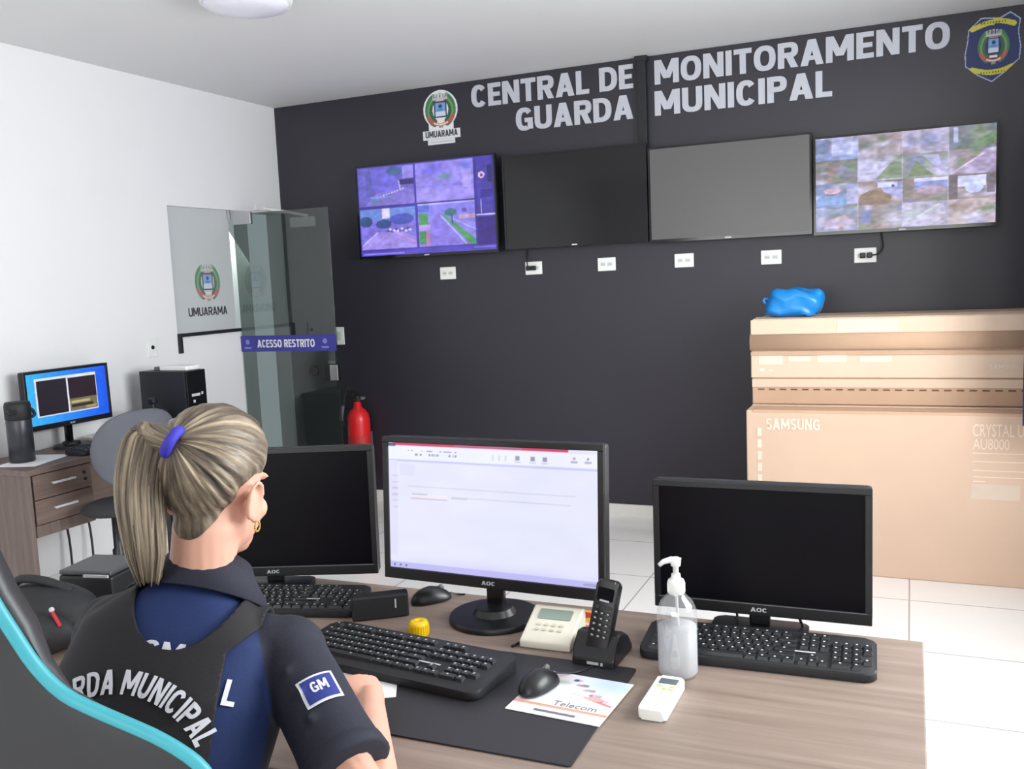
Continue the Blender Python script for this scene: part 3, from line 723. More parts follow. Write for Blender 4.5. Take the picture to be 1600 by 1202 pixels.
# ------------------------------------------------------------------ fire extinguisher on the black wall
p0 = at(561, 660, 1, -.09)
t = thing('fire_extinguisher', 'red fire extinguisher with black hose by the black wall beside door', 'fire extinguisher', (p0.x, -.095, .16))
bm = nb(); lathe(bm, [(.02, 0), (.076, .0), (.08, .012), (.08, .43), (.074, .47), (.055, .50), (.03, .52), (.024, .56), (.018, .565)], (0, 0, 0), 32); obj('cylinder_body', bm, M_red, t, True)
bm = nb(); lathe(bm, [(.022, .56), (.026, .566), (.026, .60), (.016, .61)], (0, 0, 0), 16); b2(bm, (-.01, -.09, .60), (.01, .02, .612), .003); box(bm, (0, -.05, .638), (.016, .13, .010), .003, 2, Matrix.Rotation(R(-16), 3, 'X')); obj('valve', bm, M_blackm, t)
bm = nb(); lathe(bm, [(.012, 0), (.012, .02)], (.03, 0, .585), 14, Matrix.Rotation(R(90), 3, 'Y')); tube(bm, [(.03, -.005, .585), (.07, -.01, .59)], .006, 8, 1); obj('gauge', bm, M_chrome, t)
bm = nb(); tube(bm, [(-.02, 0, .585), (-.05, -.03, .66), (-.065, -.05, .62), (-.078, -.07, .50), (-.088, -.06, .40)], .009, 10); h = obj('hose', bm, M_blackm, t)
bm = nb(); tube(bm, [(-.07, -.072, .54), (-.10, -.075, .44)], [.010, .020], 12, 1); obj('nozzle', bm, M_grey, t)
bm = nb(); b2(bm, (-.05, .078, .2), (.05, .095, .34), .004); obj('wall_bracket', bm, M_grey, t)
bm = nb(); lathe(bm, [(.0806, .2), (.0809, .2), (.0809, .33), (.0806, .33)], (0, 0, 0), 32); obj('label_band', bm, mat('red_label', C(196, 40, 44), .5), t)

# ------------------------------------------------------------------ ceiling lamp
c = at(383, -12, 2, H)
t = thing('ceiling_lamp', 'round white ceiling lamp near the left wall', 'ceiling lamp', (c.x, c.y, H))
bm = nb(); lathe(bm, [(.19, -.001), (.20, -.02), (.195, -.045), (.185, -.05), (.18, -.05)], (0, 0, 0), 40); obj('rim', bm, M_white, t, True)
bm = nb(); lathe(bm, [(.184, -.0495), (.175, -.062), (.12, -.078), (.05, -.086), (.01, -.088)], (0, 0, 0), 40); obj('diffuser', bm, mat('opal_diffuser', C(232, 231, 244), .25), t, True)

# ------------------------------------------------------------------ cardboard television boxes
BX0, BX1 = 3.392, 4.76
def carton(name, label, lo, hi, m, group=None, flaps=True):
    c = ((lo[0] + hi[0]) / 2, (lo[1] + hi[1]) / 2, lo[2])
    t = thing(name, label, 'cardboard box', c, 0, group)
    w, dp, h = hi[0] - lo[0], hi[1] - lo[1], hi[2] - lo[2]
    bm = nb(); box(bm, (0, 0, h / 2), (w, dp, h), .006, 2)
    # slightly crumpled edges
    for v in bm.verts:
        k = math.sin(v.co.x * 9 + v.co.z * 31 + lo[2] * 50) * .0025
        v.co.y += k; v.co.z += k * .6
    obj('carton', bm, m, t)
    return t, w, dp, h
FZ = .815
t, w, dp, h = carton('tv_carton', 'large upright cardboard television box standing in front of the stacked boxes', (BX0, -.83, 0), (BX1, -.665, FZ), M_card)
def on_front(px, py, yw=-.83): 
    p = at(px, py, 1, yw); return Vector((p.x - t.location.x, yw - t.location.y - .0012, p.z - t.location.z))
a = on_front(1197, 671); b = on_front(1281, 655)
letters('lettering', 'SAMSUNG', b.x - a.x, b.z - a.z, frame(a, (1, 0, 0), (0, 0, 1)), M_cardlet, t, .0004, .03, 1.1)
a = on_front(1520, 682); b = on_front(1600, 664); letters('lettering', 'CRYSTAL UHD', .27, (b.z - a.z), frame(a, (1, 0, 0), (0, 0, 1)), M_cardlet, t, .0004)
a = on_front(1520, 702); letters('lettering', 'AU8000', .15, .05, frame(a, (1, 0, 0), (0, 0, 1)), M_cardlet, t, .0004)
bm = nb()
for i, yy in enumerate((708, 721, 735, 745, 752)):
    a = on_front(1520, yy); b2(bm, (a.x, a.y - .0004, a.z - .002), (a.x + (.22 if i != 4 else .05), a.y + .0004, a.z + .002))
obj('print_lines', bm, M_cardlet, t)
a = on_front(1517, 780); b = on_front(1594, 759); bm = nb(); b2(bm, (a.x, a.y - .0006, a.z), (b.x, a.y + .0006, b.z)); obj('paper_label', bm, mat('faded_label', C(206, 186, 168), .6), t)
bm = nb(); a = on_front(1187, 672); b = on_front(1191, 735)
for k in range(5): b2(bm, (a.x - .012, a.y - .0004, a.z - .06 * k - .03), (a.x + .010, a.y + .0004, a.z - .06 * k + .012))
obj('side_print', bm, M_cardlet, t)
bm = nb(); b2(bm, (-w / 2 + .03, -dp / 2 - .001, FZ - .012), (w / 2 - .03, dp / 2 - .03, FZ + .003), .002); obj('top_flap', bm, M_card3, t)
# the flat boxes stacked between it and the wall
layers = [(0, .165, M_card), (.168, .33, M_card), (.333, .495, M_card), (.498, .655, M_card), (.658, .818, M_card), (.821, .955, M_card3), (.958, 1.095, M_card2), (1.098, 1.258, M_card)]
lab = ['flat cardboard box at the bottom of the stack by the wall', 'flat cardboard box second from the floor in the stack', 'flat cardboard box third from the floor in the stack', 'flat cardboard box fourth from the floor in the stack',
       'flat cardboard box fifth from the floor, level with the upright box top', 'brown flat cardboard box with a perforated edge just above the upright box', 'pale flat cardboard box with white sticker patches, second from the top', 'topmost flat cardboard box with open flaps, under the blue bag']
for i, (z0, z1, m) in enumerate(layers):
    sh = [0, .004, -.003, .002, 0, .003, -.002, .0][i]
    t, w, dp, h = carton('flat_carton', lab[i], (BX0 + .0 + sh, -.645 + abs(sh), z0), (BX1 + sh, -.03, z1), m, 'flat boxes stacked by the black wall')
    if i == 5:
        bm = nb()
        for k in range(24): b2(bm, (-w / 2 + .03 + k * .055, -dp / 2 - .0015, h * .55), (-w / 2 + .062 + k * .055, -dp / 2 + .001, h * .60))
        obj('perforation', bm, mat('slot_shadow_brown', C(110, 80, 60), .9), t)
        bm = nb(); b2(bm, (-w / 2, -dp / 2 - .003, h * .66), (w / 2, -dp / 2 + .002, h - .004), .001); obj('edge_flap', bm, M_card2, t)
    if i == 6:
        bm = nb()
        for x0_, x1_, za, zb in ((.04, .16, .07, .115), (.19, .30, .085, .11), (.33, .47, .08, .115), (.53, .68, .08, .11), (.045, .07, .03, .05), (.09, .11, .03, .045)):
            b2(bm, (-w / 2 + x0_, -dp / 2 - .0012, za), (-w / 2 + x1_, -dp / 2 + .0005, zb))
        obj('white_print', bm, M_cardlet, t)
        letters('lettering', 'SAMSUNG', .14, .022, frame((w / 2 - .26, -dp / 2 - .0012, .045), (1, 0, 0), (0, 0, 1)), M_cardlet, t, .0004, .02)
        bm = nb(); b2(bm, (-w / 2, -dp / 2 - .004, h - .022), (w / 2, -dp / 2 + .002, h - .004), .002); obj('edge_flap', bm, M_card3, t)
    if i == 7:
        # lid: front lip turned over the edge, rounded at the left, and two top flaps
        bm = nb(); loft(bm, [(-w / 2 - .004, -dp / 2 - .004, .045), (w / 2, -dp / 2 - .004, .045)], [(.018, .043), (.018, .043)], 16, (0, 0, 1)); obj('front_lip', bm, M_card3, t, True)
        bm = nb(); b2(bm, (-w / 2, -dp / 2 - .012, h - .075), (w / 2, -dp / 2 + .01, h + .001), .005); f1 = obj('turned_flap', bm, M_card2, t)  # paler card: light on the upturned flap put into its colour
        bm = nb(); box(bm, (-.05, -dp / 2 + .07, h + .004), (w - .12, .14, .005), .001, 1, Matrix.Rotation(R(2), 3, 'X')); obj('top_flap', bm, M_card2, t)
        bm = nb(); b2(bm, (-.26, -dp / 2 - .0135, h - .07), (.02, -dp / 2 - .0122, h - .008)); obj('tape_strip', bm, M_tape, t)
# blue bag on top of the stack
pb = at(1244, 496, 1, -.5)
bm = nb()
ball(bm, (0, 0, 0), 1.0, 44)
for v in bm.verts:
    x, y, z = v.co
    sq = lambda q, e: math.copysign(abs(q) ** e, q)
    x, y, z = sq(x, .55) * .140, sq(y, .7) * .085, sq(z, .5) * .072
    x += -.028 * max(0, -z / .072) * (1 if x < 0 else .3) + .012 * (z / .072)
    if z > -.06: z += -.10 * x * .35 + .005 * math.sin(x * 55 + 1) + .006 * math.sin(y * 70 + x * 30)
    y += .008 * math.sin(x * 48 + z * 60)
    v.co = (x, y, max(-.070, z) + .070)
bag = obj('plastic_bag', bm, M_blue, None, True, (pb.x, -.5, 1.268))
tag(bag, 'crumpled bright blue plastic bag lying on top of the cardboard boxes', 'bag')
bm = nb(); tube(bm, [(-.13, 0, .085), (-.155, -.01, .095), (-.162, -.015, .08), (-.145, -.01, .066)], .007, 8); obj('bag_knot', bm, M_blue, bag, True)

# blue flag hanging on a stand at the right of the boxes
t = thing('flag', 'dark blue cloth flag hanging on a pole at the right picture edge', 'flag', (4.86, -1.02, 0))
bm = nb(); tube(bm, [(0, 0, .02), (0, 0, 2.5)], .014, 12, 1); ball(bm, (0, 0, 2.52), .028); obj('pole', bm, M_chrome, t, True)
bm = nb(); lathe(bm, [(.16, 0), (.16, .015), (.05, .03), (.03, .08), (.018, .1)], (0, 0, 0), 24); obj('stand_base', bm, M_chrome, t, True)
bm = nb(); rings = []
for j in range(24):
    z = 2.42 - 1.62 * j / 23; hw = .05 + .19 * min(1, j / 6); ring = []
    for k in range(40):
        a = 2 * math.pi * k / 40; f = 1 + .16 * math.sin(7 * a + j * .12)
        ring.append(bm.verts.new((hw * f * math.cos(a) * .95 - .01, .5 * hw * f * math.sin(a), z)))
    rings.append(ring)
for a_, b_ in zip(rings, rings[1:]):
    for k in range(40): bm.faces.new((a_[k], a_[(k + 1) % 40], b_[(k + 1) % 40], b_[k]))
bm.faces.new(rings[0]); bm.faces.new(rings[-1][::-1])
obj('cloth', bm, M_bluecloth, t, True)

# ------------------------------------------------------------------ main desk
DZ = .75; DX0, DX1, DYF, DYB = 2.12, 4.183, -4.40, -3.55
t = thing('desk', 'long grey-brown wood work desk carrying the monitors and keyboards', 'desk', ((DX0 + DX1) / 2, (DYF + DYB) / 2, 0))
w, dp = DX1 - DX0, DYB - DYF
bm = nb(); b2(bm, (-w / 2, -dp / 2, DZ - .028), (w / 2, dp / 2, DZ), .0025); obj('desktop', bm, M_deskw, t)
for s in (-1, 1):
    bm = nb(); x = s * (w / 2 - .035); b2(bm, (x - .0125, -dp / 2 + .03, 0), (x + .0125, dp / 2 - .01, DZ - .028), .002); obj('side_panel', bm, M_deskz, t)
bm = nb(); b2(bm, (-w / 2 + .05, dp / 2 - .10, .28), (w / 2 - .05, dp / 2 - .085, DZ - .028)); obj('modesty_panel', bm, M_deskz, t)

# ------------------------------------------------------------------ monitors
def monitor(label, x, y, z, yaw, tilt, w, h, base, scr=None, canvas=None, neck_dy=.0, floorz=DZ, thick=.045, stand_dy=.02, group='desk monitors'):
    """screen's bottom centre at (x, y, z); base = ('disc', r) or ('foot', w, d)"""
    t = thing('monitor', label, 'monitor', (x, y, floorz), yaw, group)
    zz = z - floorz; bz = .014; chin = .026
    Mt = Matrix.Translation((0, 0, zz)) @ Matrix.Rotation(-tilt, 4, 'X')
    bm = nb(); box(bm, (0, thick / 2 - .006, h / 2), (w, thick - .012, h), .008); box(bm, (0, thick * .8, h * .48), (w * .6, thick * .7, h * .55), .015); bm.transform(Mt); obj('casing', bm, M_blackm, t)
    bm = nb()
    for lo, hi in (((-w / 2, h - bz), (w / 2, h)), ((-w / 2, 0), (w / 2, chin)), ((-w / 2, chin), (-w / 2 + bz, h - bz)), ((w / 2 - bz, chin), (w / 2, h - bz))):
        b2(bm, (lo[0], -.010, lo[1]), (hi[0], .002, hi[1]), .0015)
    bm.transform(Mt); obj('bezel', bm, M_black, t)
    if canvas: canvas.mesh('screen', w - 2 * bz, h - bz - chin, Mt @ frame((-w / 2 + bz, -.0045, chin), (1, 0, 0), (0, 0, 1)), M_on, t)
    else:
        bm = nb(); b2(bm, (-w / 2 + bz, -.005, chin), (w / 2 - bz, .001, h - bz)); bm.transform(Mt); obj('screen', bm, M_scr, t)
        bm = nb(); b2(bm, (-w / 2 + .01, -.0108, chin - .0022), (w / 2 - .01, -.0098, chin)); bm.transform(Mt); obj('trim_line', bm, M_grey, t)
    letters('brand_mark', 'AOC', .034, .009, Mt @ frame((-.017, -.0105, chin * .32), (1, 0, 0), (0, 0, 1)), M_silver, t, .0003, .02)
    bm = nb(); b2(bm, (-.022, stand_dy + .0, .012), (.022, stand_dy + .016, zz + h * .35), .004); obj('neck', bm, M_gloss if base[0] == 'disc' else M_black, t)
    bm = nb()
    if base[0] == 'disc':
        r = base[1]; lathe(bm, [(r, .001), (r, .008), (r * .97, .013), (.05, .016), (.042, .03), (.036, .032)], (0, stand_dy - .005, 0), 48)
    else:
        prism(bm, rrect(base[1], base[2], .02), frame((0, stand_dy, .001), (1, 0, 0), (0, 1, 0)), .012, .003)
    o = obj('stand_base', bm, M_black, t); smooth_angle(o)
    return t
# document on the middle screen
cv = Canvas(200, 118, (228, 230, 250))
cv.rect(0, .965, 1, 1, (226, 226, 246)); cv.rect(.03, .972, .87, 1, (206, 62, 100)); cv.rect(.34, .976, .66, .996, (190, 92, 130)); cv.rect(0, .96, .04, .99, (96, 90, 120))
cv.rect(0, .86, 1, .965, (236, 238, 254)); cv.rect(0, .845, 1, .865, (200, 202, 244))
random.seed(2)
for k in range(26):
    u = .08 + .26 * random.random(); v = random.choice((.90, .93)); cv.rect(u, v, u + .008, v + .012, (150, 150, 180))
for u in (.63, .70, .755): cv.rect(u, .90, u + .018, .93, (150, 152, 178)); cv.rect(u - .005, .88, u + .025, .89, (200, 202, 222))
for u in (.88, .94): cv.rect(u, .90, u + .03, .915, (180, 180, 204)); cv.rect(u + .01, .925, u + .02, .94, (150, 150, 180))
for u in (.52, .55, .58): cv.rect(u, .89, u + .01, .93, (214, 216, 236))
cv.rect(.0, .10, .045, .86, (222, 222, 248)); cv.rect(.06, .74, .14, .83, (222, 222, 246))
for v in (.72, .655): cv.rect(.1, v, .9, v + .004, (212, 212, 226))
cv.rect(.11, .565, .30, .60, (236, 232, 244)); cv.rect(.115, .56, .30, .566, (206, 184, 206)); cv.rect(.12, .596, .20, .60, (190, 190, 206)); cv.rect(.32, .58, .40, .592, (204, 204, 220)); cv.rect(.4, .585, .88, .589, (210, 210, 224))
for k in range(6): cv.rect(.02, .48 + .05 * k, .05, .49 + .05 * k, (208, 196, 220))
cv.rect(0, 0, 1, .05, (190, 188, 240)); cv.soft(.6, .02, .5, .06, (190, 186, 246), .5)
for u in (.02, .05, .08): cv.rect(u, .015, u + .012, .035, (110, 110, 150))
cv.rect(.93, .02, .99, .03, (160, 160, 200)); cv.noise(.015, 3, 12)
monitor('lit monitor showing a white document, middle of the desk', 3.282, -3.702, .828, R(-2), R(4), .555, .338, ('disc', .105), None, cv)
monitor('switched off black monitor behind the sanitizer bottle', 3.862, -3.59, .788, R(.8), R(1), .45, .285, ('foot', .2, .085), stand_dy=-.0)
monitor("switched off black monitor beside the seated woman's head", 2.632, -3.642, .780, R(20.5), R(2), .55, .335, ('foot', .2, .085), stand_dy=-.0)

# ------------------------------------------------------------------ keyboards: every key its own part
def keycap(wk, dk=.0165):
    bm = nb(); lo = [(-wk / 2, -dk / 2), (wk / 2, -dk / 2), (wk / 2, dk / 2), (-wk / 2, dk / 2)]; q = .0022
    a = [bm.verts.new((x, y, 0)) for x, y in lo]; b = [bm.verts.new((x - math.copysign(q, x), y - math.copysign(q, y), .007)) for x, y in lo]
    bm.faces.new(b)
    for k in range(4): bm.faces.new((a[k], a[(k + 1) % 4], b[(k + 1) % 4], b[k]))
    f = [bm.verts.new((x, y, .0073)) for x, y in ((-.0035, .0), (.0005, .0), (.0005, .0042), (-.0035, .0042))]
    bm.faces.new(f).material_index = 1
    me = bpy.data.meshes.new('key'); bm.to_mesh(me); bm.free(); me.materials.append(M_key); me.materials.append(M_silver)
    return me
KM = {}
def keyboard(label, x, y, yaw, L=.445, D=.155, group='black keyboards on the desk'):
    t = thing('keyboard', label, 'keyboard', (x, y, DZ), yaw, group)
    bm = nb()
    prism(bm, rrect(L, D, .022, 6), frame((0, 0, .001), (1, 0, 0), (0, 1, 0)), .017, .004)
    for v in bm.verts:
        if v.co.z > .008: v.co.z += .012 * (v.co.y / D + .5)
    o = obj('case', bm, M_blackm, t); smooth_angle(o)
    U = .0190; x0 = -L / 2 + .018; tilt = math.atan2(.012, D)
    rows = [[1] + [-.6] + [1] * 4 + [-.35] + [1] * 4 + [-.35] + [1] * 4, [1] * 13 + [2], [1.5] + [1] * 12 + [1.5], [1.75] + [1] * 11 + [2.25], [2.25] + [1] * 10 + [2.75], [1.25, 1.25, 1.25, 6.25, 1.25, 1.25, 1.25, 1.25]]
    nav = [[1, 1, 1], [1, 1, 1], [1, 1, 1], [], [-1, 1], [1, 1, 1]]
    pad = [[], [1, 1, 1, 1], [1, 1, 1, 1], [1, 1, 1], [1, 1, 1, 1], [2, 1]]
    n = 0
    for r in range(6):
        ky = D / 2 - .024 - r * .0205 - (.004 if r else 0)
        for seq, xs in ((rows[r], x0), (nav[r], x0 + 15.2 * U), (pad[r], x0 + 18.4 * U)):
            cx = xs
            for k in seq:
                if k < 0: cx += -k * U; continue
                wk = round(k * U - .0018, 5)
                if cx + wk > L / 2 - .008: break
                if wk not in KM: KM[wk] = keycap(wk)
                o = bpy.data.objects.new('key', KM[wk]); COL.objects.link(o); o.parent = t
                o.location = (cx + k * U / 2, ky, .0175 + .012 * (ky / D + .5)); o.rotation_euler = (tilt, 0, 0); n += 1
                cx += k * U
    bm = nb(); b2(bm, (-.0, 0, 0), (.052, .004, .0006)); bm.transform(Matrix.Translation((.062, -.020, .0262)) @ Matrix.Rotation(tilt, 4, 'X')); obj('light_bar', bm, M_silver, t)
    return t
keyboard('black keyboard in front of the lit middle monitor', 3.205, -3.985, R(-7), .47, .165).location.z = DZ + .0035
keyboard('black keyboard beside the sanitizer bottle, before the right monitor', 3.875, -3.722, R(2), .45, .15)
keyboard('black keyboard under the monitor beside the woman, partly behind the black case', 2.735, -3.765, R(15), .44, .15)

# ------------------------------------------------------------------ desk mat, papers, leaflet
bm = nb(); prism(bm, rrect(.46, .385, .006), frame((3.436, -4.052, DZ + .0005), (1, 0, 0), (0, 1, 0)), .003)
tag(obj('desk_mat', bm, M_mat), 'black vinyl desk mat under the mouse and leaflet', 'desk mat')
bm = nb(); p = at(606, 1080, 2, DZ); prism(bm, rrect(.12, .15, .001), frame((p.x - .055, p.y + .012, DZ + .004), (math.cos(R(28)), math.sin(R(28)), 0), (-math.sin(R(28)), math.cos(R(28)), 0)), .0008)
tag(obj('note_paper', bm, M_paper), 'white sheet of paper under the woman\'s hand at the keyboard', 'paper')
cv = Canvas(110, 96, (236, 238, 246))
cv.soft(.85, .85, .35, .25, (176, 196, 232), .9); cv.soft(.2, .9, .25, .1, (206, 190, 200)); cv.soft(.3, .78, .1, .06, (150, 160, 140), .8)
for k in range(14): cv.ell(.42 + .035 * k, .86 - .03 * k + .04 * math.sin(k * 2.1), .035, .03, [(126, 128, 148), (206, 170, 176), (150, 166, 190), (190, 130, 136)][k % 4])
cv.line((.5, .56), (.95, .42), .02, (206, 120, 116)); cv.ell(.75, .52, .09, .05, (206, 160, 160)); cv.ell(.42, .87, .03, .03, (70, 76, 110))
cv.poly([(.0, .72), (.5, .62), (.9, .34), (1, .34), (1, .3), (0, .3)], (246, 246, 250), .6)
cv.rect(0, .185, 1, .235, (236, 150, 124)); cv.rect(0, .0, 1, .18, (244, 244, 248))
U = Vector((.18, -.012, 0)).normalized()
pl = Vector((3.488, -4.098, DZ + .0042))
t = thing('leaflet', 'white printed leaflet with an orange stripe beside the black mouse', 'leaflet', pl, math.atan2(U.y, U.x))
cv.mesh('printed_face', .182, .176, frame((0, 0, .0012), (1, 0, 0), (0, 1, 0)), M_pic, t)
bm = nb(); b2(bm, (0, 0, 0), (.182, .176, .0009)); obj('sheet', bm, M_paper, t)
letters('lettering', 'Telecom', .085, .018, frame((.072, .044, .0014), (1, 0, 0), (0, 1, 0)), mat('grey_print', C(110, 106, 116), .6), t, .0002)
bm = nb(); b2(bm, (.05, .012, .0013), (.13, .020, .0016)); obj('print_line', bm, MATS['grey_print'], t)

# ------------------------------------------------------------------ mice
def mouse(label, x, y, yaw, s=1.0, z=DZ):
    t = thing('computer_mouse', label, 'mouse', (x, y, z), yaw, 'computer mice on the desk')
    bm = nb(); ball(bm, (0, 0, 0), (.030 * s, .052 * s, .034 * s), 28)
    for v in bm.verts:
        if v.co.z < 0: v.co.z *= .12
        v.co.z += .004
        if v.co.y > 0: v.co.z *= 1 - .25 * v.co.y / (.052 * s)
        v.co.x *= 1 + .10 * math.cos(v.co.y / (.052 * s) * math.pi) * -1 * .5
    obj('mouse_shell', bm, M_black, t, True)
    bm = nb(); lathe(bm, [(.007, -.003), (.008, 0), (.007, .003)], (0, .026 * s, .030 * s), 14, Matrix.Rotation(R(90), 3, 'Y')); obj('scroll_wheel', bm, M_grey, t, True)
    bm = nb(); b2(bm, (-.0006, .012 * s, .0335 * s), (.0006, .019 * s, .0355 * s)); obj('button_seam', bm, M_grey, t)
    return t
m1 = mouse('black mouse on the leaflet beside the cordless phone', 3.518, -4.005, R(-14), 1.0, DZ + .006)
bm = nb(); tube(bm, [(0, .05, .012), (.008, .072, .005), (.022, .10, .0), (.034, .15, -.001)], .0022, 6); obj('cord', bm, M_black, m1)
m2 = mouse('black mouse behind the black case, below the lit monitor', 3.085, -3.625, R(-40))
bm = nb(); tube(bm, [(0, .05, .012), (.0, .07, .004), (.01, .085, .004)], .0022, 6); obj('cord', bm, M_black, m2)

# ------------------------------------------------------------------ small things on the desk
a = at(551, 974, 2, DZ); b = at(640, 964, 2, DZ)
u = (b - a).normalized(); n = Vector((-u.y, u.x, 0)); L = (b - a).length
t = thing('black_case', 'small black rectangular case standing on edge before the keyboard', 'case', (a + b) / 2 + n * .022, math.atan2(u.y, u.x))
bm = nb(); b2(bm, (-L / 2, -.02, .0005), (L / 2, .02, .056), .004); obj('case_body', bm, M_blackm, t)
bm = nb(); b2(bm, (L / 2 - .0325, -.0212, .025), (L / 2 - .029, -.0198, .046)); obj('white_mark', bm, M_silver, t)
p = at(648, 997, 2, DZ)
t = thing('bottle_cap', 'round yellow plastic cap lying between the keyboard and monitor stand', 'cap', (p.x, p.y + .020, DZ))
bm = nb(); lathe(bm, [(.0215, 0), (.022, .002), (.022, .025), (.019, .032), (.008, .033), (.006, .030)], (0, 0, 0), 28); obj('cap_body', bm, M_yellow, t, True)
bm = nb()
for k in range(24):
    a_ = 2 * math.pi * k / 24; box(bm, (.022 * math.cos(a_), .022 * math.sin(a_), .014), (.0016, .0016, .02), 0)
obj('grip_ridges', bm, M_yellow, t)
# caller display box
a = at(812, 1012, 2, DZ); b = at(890, 1021, 2, DZ); u = (b - a).normalized(); n = Vector((-u.y, u.x, 0)); L = (b - a).length * 1.02
t = thing('caller_display', 'small cream telephone display box with a green screen and buttons', 'caller display', (a + b) / 2, math.atan2(u.y, u.x))
Ld = .115; ang = R(24)
bm = nb()
prof = [(0, 0), (Ld, 0), (Ld, .055), (Ld - .012, .058), (.004, .018), (0, .014)]
for s in (-1, 1): pass
lo = [bm.verts.new((-L / 2, y, z)) for y, z in prof]; hi = [bm.verts.new((L / 2, y, z)) for y, z in prof]
bm.faces.new(lo[::-1]); bm.faces.new(hi)
for k in range(len(prof)): bm.faces.new((lo[k], lo[(k + 1) % 6], hi[(k + 1) % 6], hi[k]))
bmesh.ops.bevel(bm, geom=bm.edges[:], offset=.004, segments=2, profile=.5, affect='EDGES')
obj('housing', bm, M_offwhite, t)
sl = Vector((0, Ld - .016, .040)).normalized(); F = frame((0, .004, .0185), (1, 0, 0), sl)
bm = nb(); prism(bm, rrect(L * .66, .030, .003, 3, 0, .080), F, .0012); obj('display', bm, M_lcd, t)
for i in range(4):
    for j in range(2):
        bm = nb(); prism(bm, rrect(.010, .006, .0028, 4, (i - 1.5) * .017 - .002, .032 + j * .015), F, .0022); obj('button', bm, mat('button_cream', C(206, 200, 184), .5) if 'button_cream' not in MATS else MATS['button_cream'], t)
# orange card behind it
p = at(905, 975, 2, DZ); cv = Canvas(40, 50, (226, 160, 40)); cv.ell(.4, .7, .22, .18, (170, 40, 30)); cv.rect(0, 0, 1, .34, (232, 214, 196)); cv.rect(.1, .1, .9, .2, (214, 100, 70)); cv.ell(.75, .75, .15, .15, (240, 200, 90))
t = thing('card', 'orange and yellow printed card between display box and cordless phone', 'card', (p.x - .045, p.y - .02, DZ), R(-6))
bm = nb(); b2(bm, (0, 0, 0), (.085, .105, .0012)); obj('sheet', bm, M_paper, t)
cv.mesh('printed_face', .085, .105, frame((0, 0, .0016), (1, 0, 0), (0, 1, 0)), M_pic, t)
# cordless phone in its dock
a = at(893, 1040, 2, DZ); b = at(960, 1050, 2, DZ); u = (b - a).normalized(); L = (b - a).length
t = thing('cordless_phone', 'black cordless phone standing upright in its charging dock', 'telephone', (a + b) / 2, math.atan2(u.y, u.x))
bm = nb()
prof = [(0, 0), (.115, 0), (.118, .012), (.095, .040), (.065, .058), (.036, .062), (.018, .034), (.002, .02)]
lo = [bm.verts.new((-L / 2, y, z)) for y, z in prof]; hi = [bm.verts.new((L / 2, y, z)) for y, z in prof]
bm.faces.new(lo[::-1]); bm.faces.new(hi)
for k in range(len(prof)): bm.faces.new((lo[k], lo[(k + 1) % 8], hi[(k + 1) % 8], hi[k]))
bmesh.ops.bevel(bm, geom=bm.edges[:], offset=.005, segments=2, profile=.5, affect='EDGES')
dk = obj('dock', bm, M_black, t)
bm = nb(); b2(bm, (-.012, -.0005, .008), (.012, .0012, .013)); b2(bm, (.016, -.0005, .007), (.021, .0012, .013)); obj('dock_mark', bm, M_silver, dk)
tl = R(-14); Mh = Matrix.Translation((-.0, .028, .022)) @ Matrix.Rotation(tl, 4, 'X') @ Matrix.Rotation(R(8), 4, 'Y')
bm = nb(); prism(bm, rrect(.046, .146, .009, 5, 0, .073), frame((0, -.012, 0), (1, 0, 0), (0, 0, 1)) , -.026, .005)
bm.transform(Mh); hs = obj('handset', bm, M_black, t); smooth_angle(hs)
Mf = Mh @ frame((0, -.0125, 0), (1, 0, 0), (0, 0, 1))
bm = nb(); prism(bm, rrect(.034, .026, .003, 3, 0, .118), Mf, .0012); obj('phone_display', bm, M_gloss, hs)
bm = nb(); b2(bm, (-.010, .1035, .0), (.010, .107, .0022)); bm.transform(Mf); obj('phone_mark', bm, M_silver, hs)
for r in range(6):
    for cix in range(3):
        bm = nb(); prism(bm, rrect(.010, .0068, .0028, 3, (cix - 1) * .0128, .092 - r * .0115), Mf, .0022, 0); obj('phone_button', bm, M_key, hs)
        if r > 0:
            bm = nb(); b2(bm, ((cix - 1) * .0128 - .0022, .091 - r * .0115, .0023), ((cix - 1) * .0128 + .0018, .0935 - r * .0115, .0027)); bm.transform(Mf); obj('digit_mark', bm, M_silver, hs)
# sanitizer bottle
p = at(1056, 1060, 2, DZ)
t = thing('sanitizer_bottle', 'clear pump bottle half filled with gel sanitizer, white pump top', 'bottle', (p.x, p.y + .02, DZ))
br = .0385
bm = nb(); lathe(bm, [(br * .9, .0005), (br, .006), (br, .118), (br * .97, .130), (br * .80, .146), (br * .50, .158), (.0165, .163), (.0165, .168)], (0, 0, 0), 36); obj('bottle_wall', bm, M_bottle, t, True)
bm = nb(); lathe(bm, [(br * .86, .003), (br * .955, .008), (br * .955, .098)], (0, 0, 0), 36); obj('gel', bm, M_gel, t, True)
bm = nb(); lathe(bm, [(.0155, .162), (.0160, .164), (.0160, .186), (.0145, .189), (.010, .190), (.0085, .198), (.0085, .200)], (0, 0, 0), 28); cp = obj('pump_collar', bm, M_white, t, True)
bm = nb()
for k in range(28):
    a_ = 2 * math.pi * k / 28; box(bm, (.0162 * math.cos(a_), .0162 * math.sin(a_), .174), (.0014, .0014, .018), 0)
obj('collar_ridges', bm, M_white, cp)
bm = nb(); lathe(bm, [(.0055, .19), (.0055, .214), (.009, .216), (.010, .222), (.010, .229), (.007, .232)], (0, 0, 0), 20)
loft(bm, [(.010, 0, .226), (-.008, -.003, .228), (-.022, -.007, .224), (-.030, -.010, .217)], [(.008, .006), (.008, .006), (.006, .005), (.0045, .004)], 12)
obj('pump_head', bm, M_white, t, True)
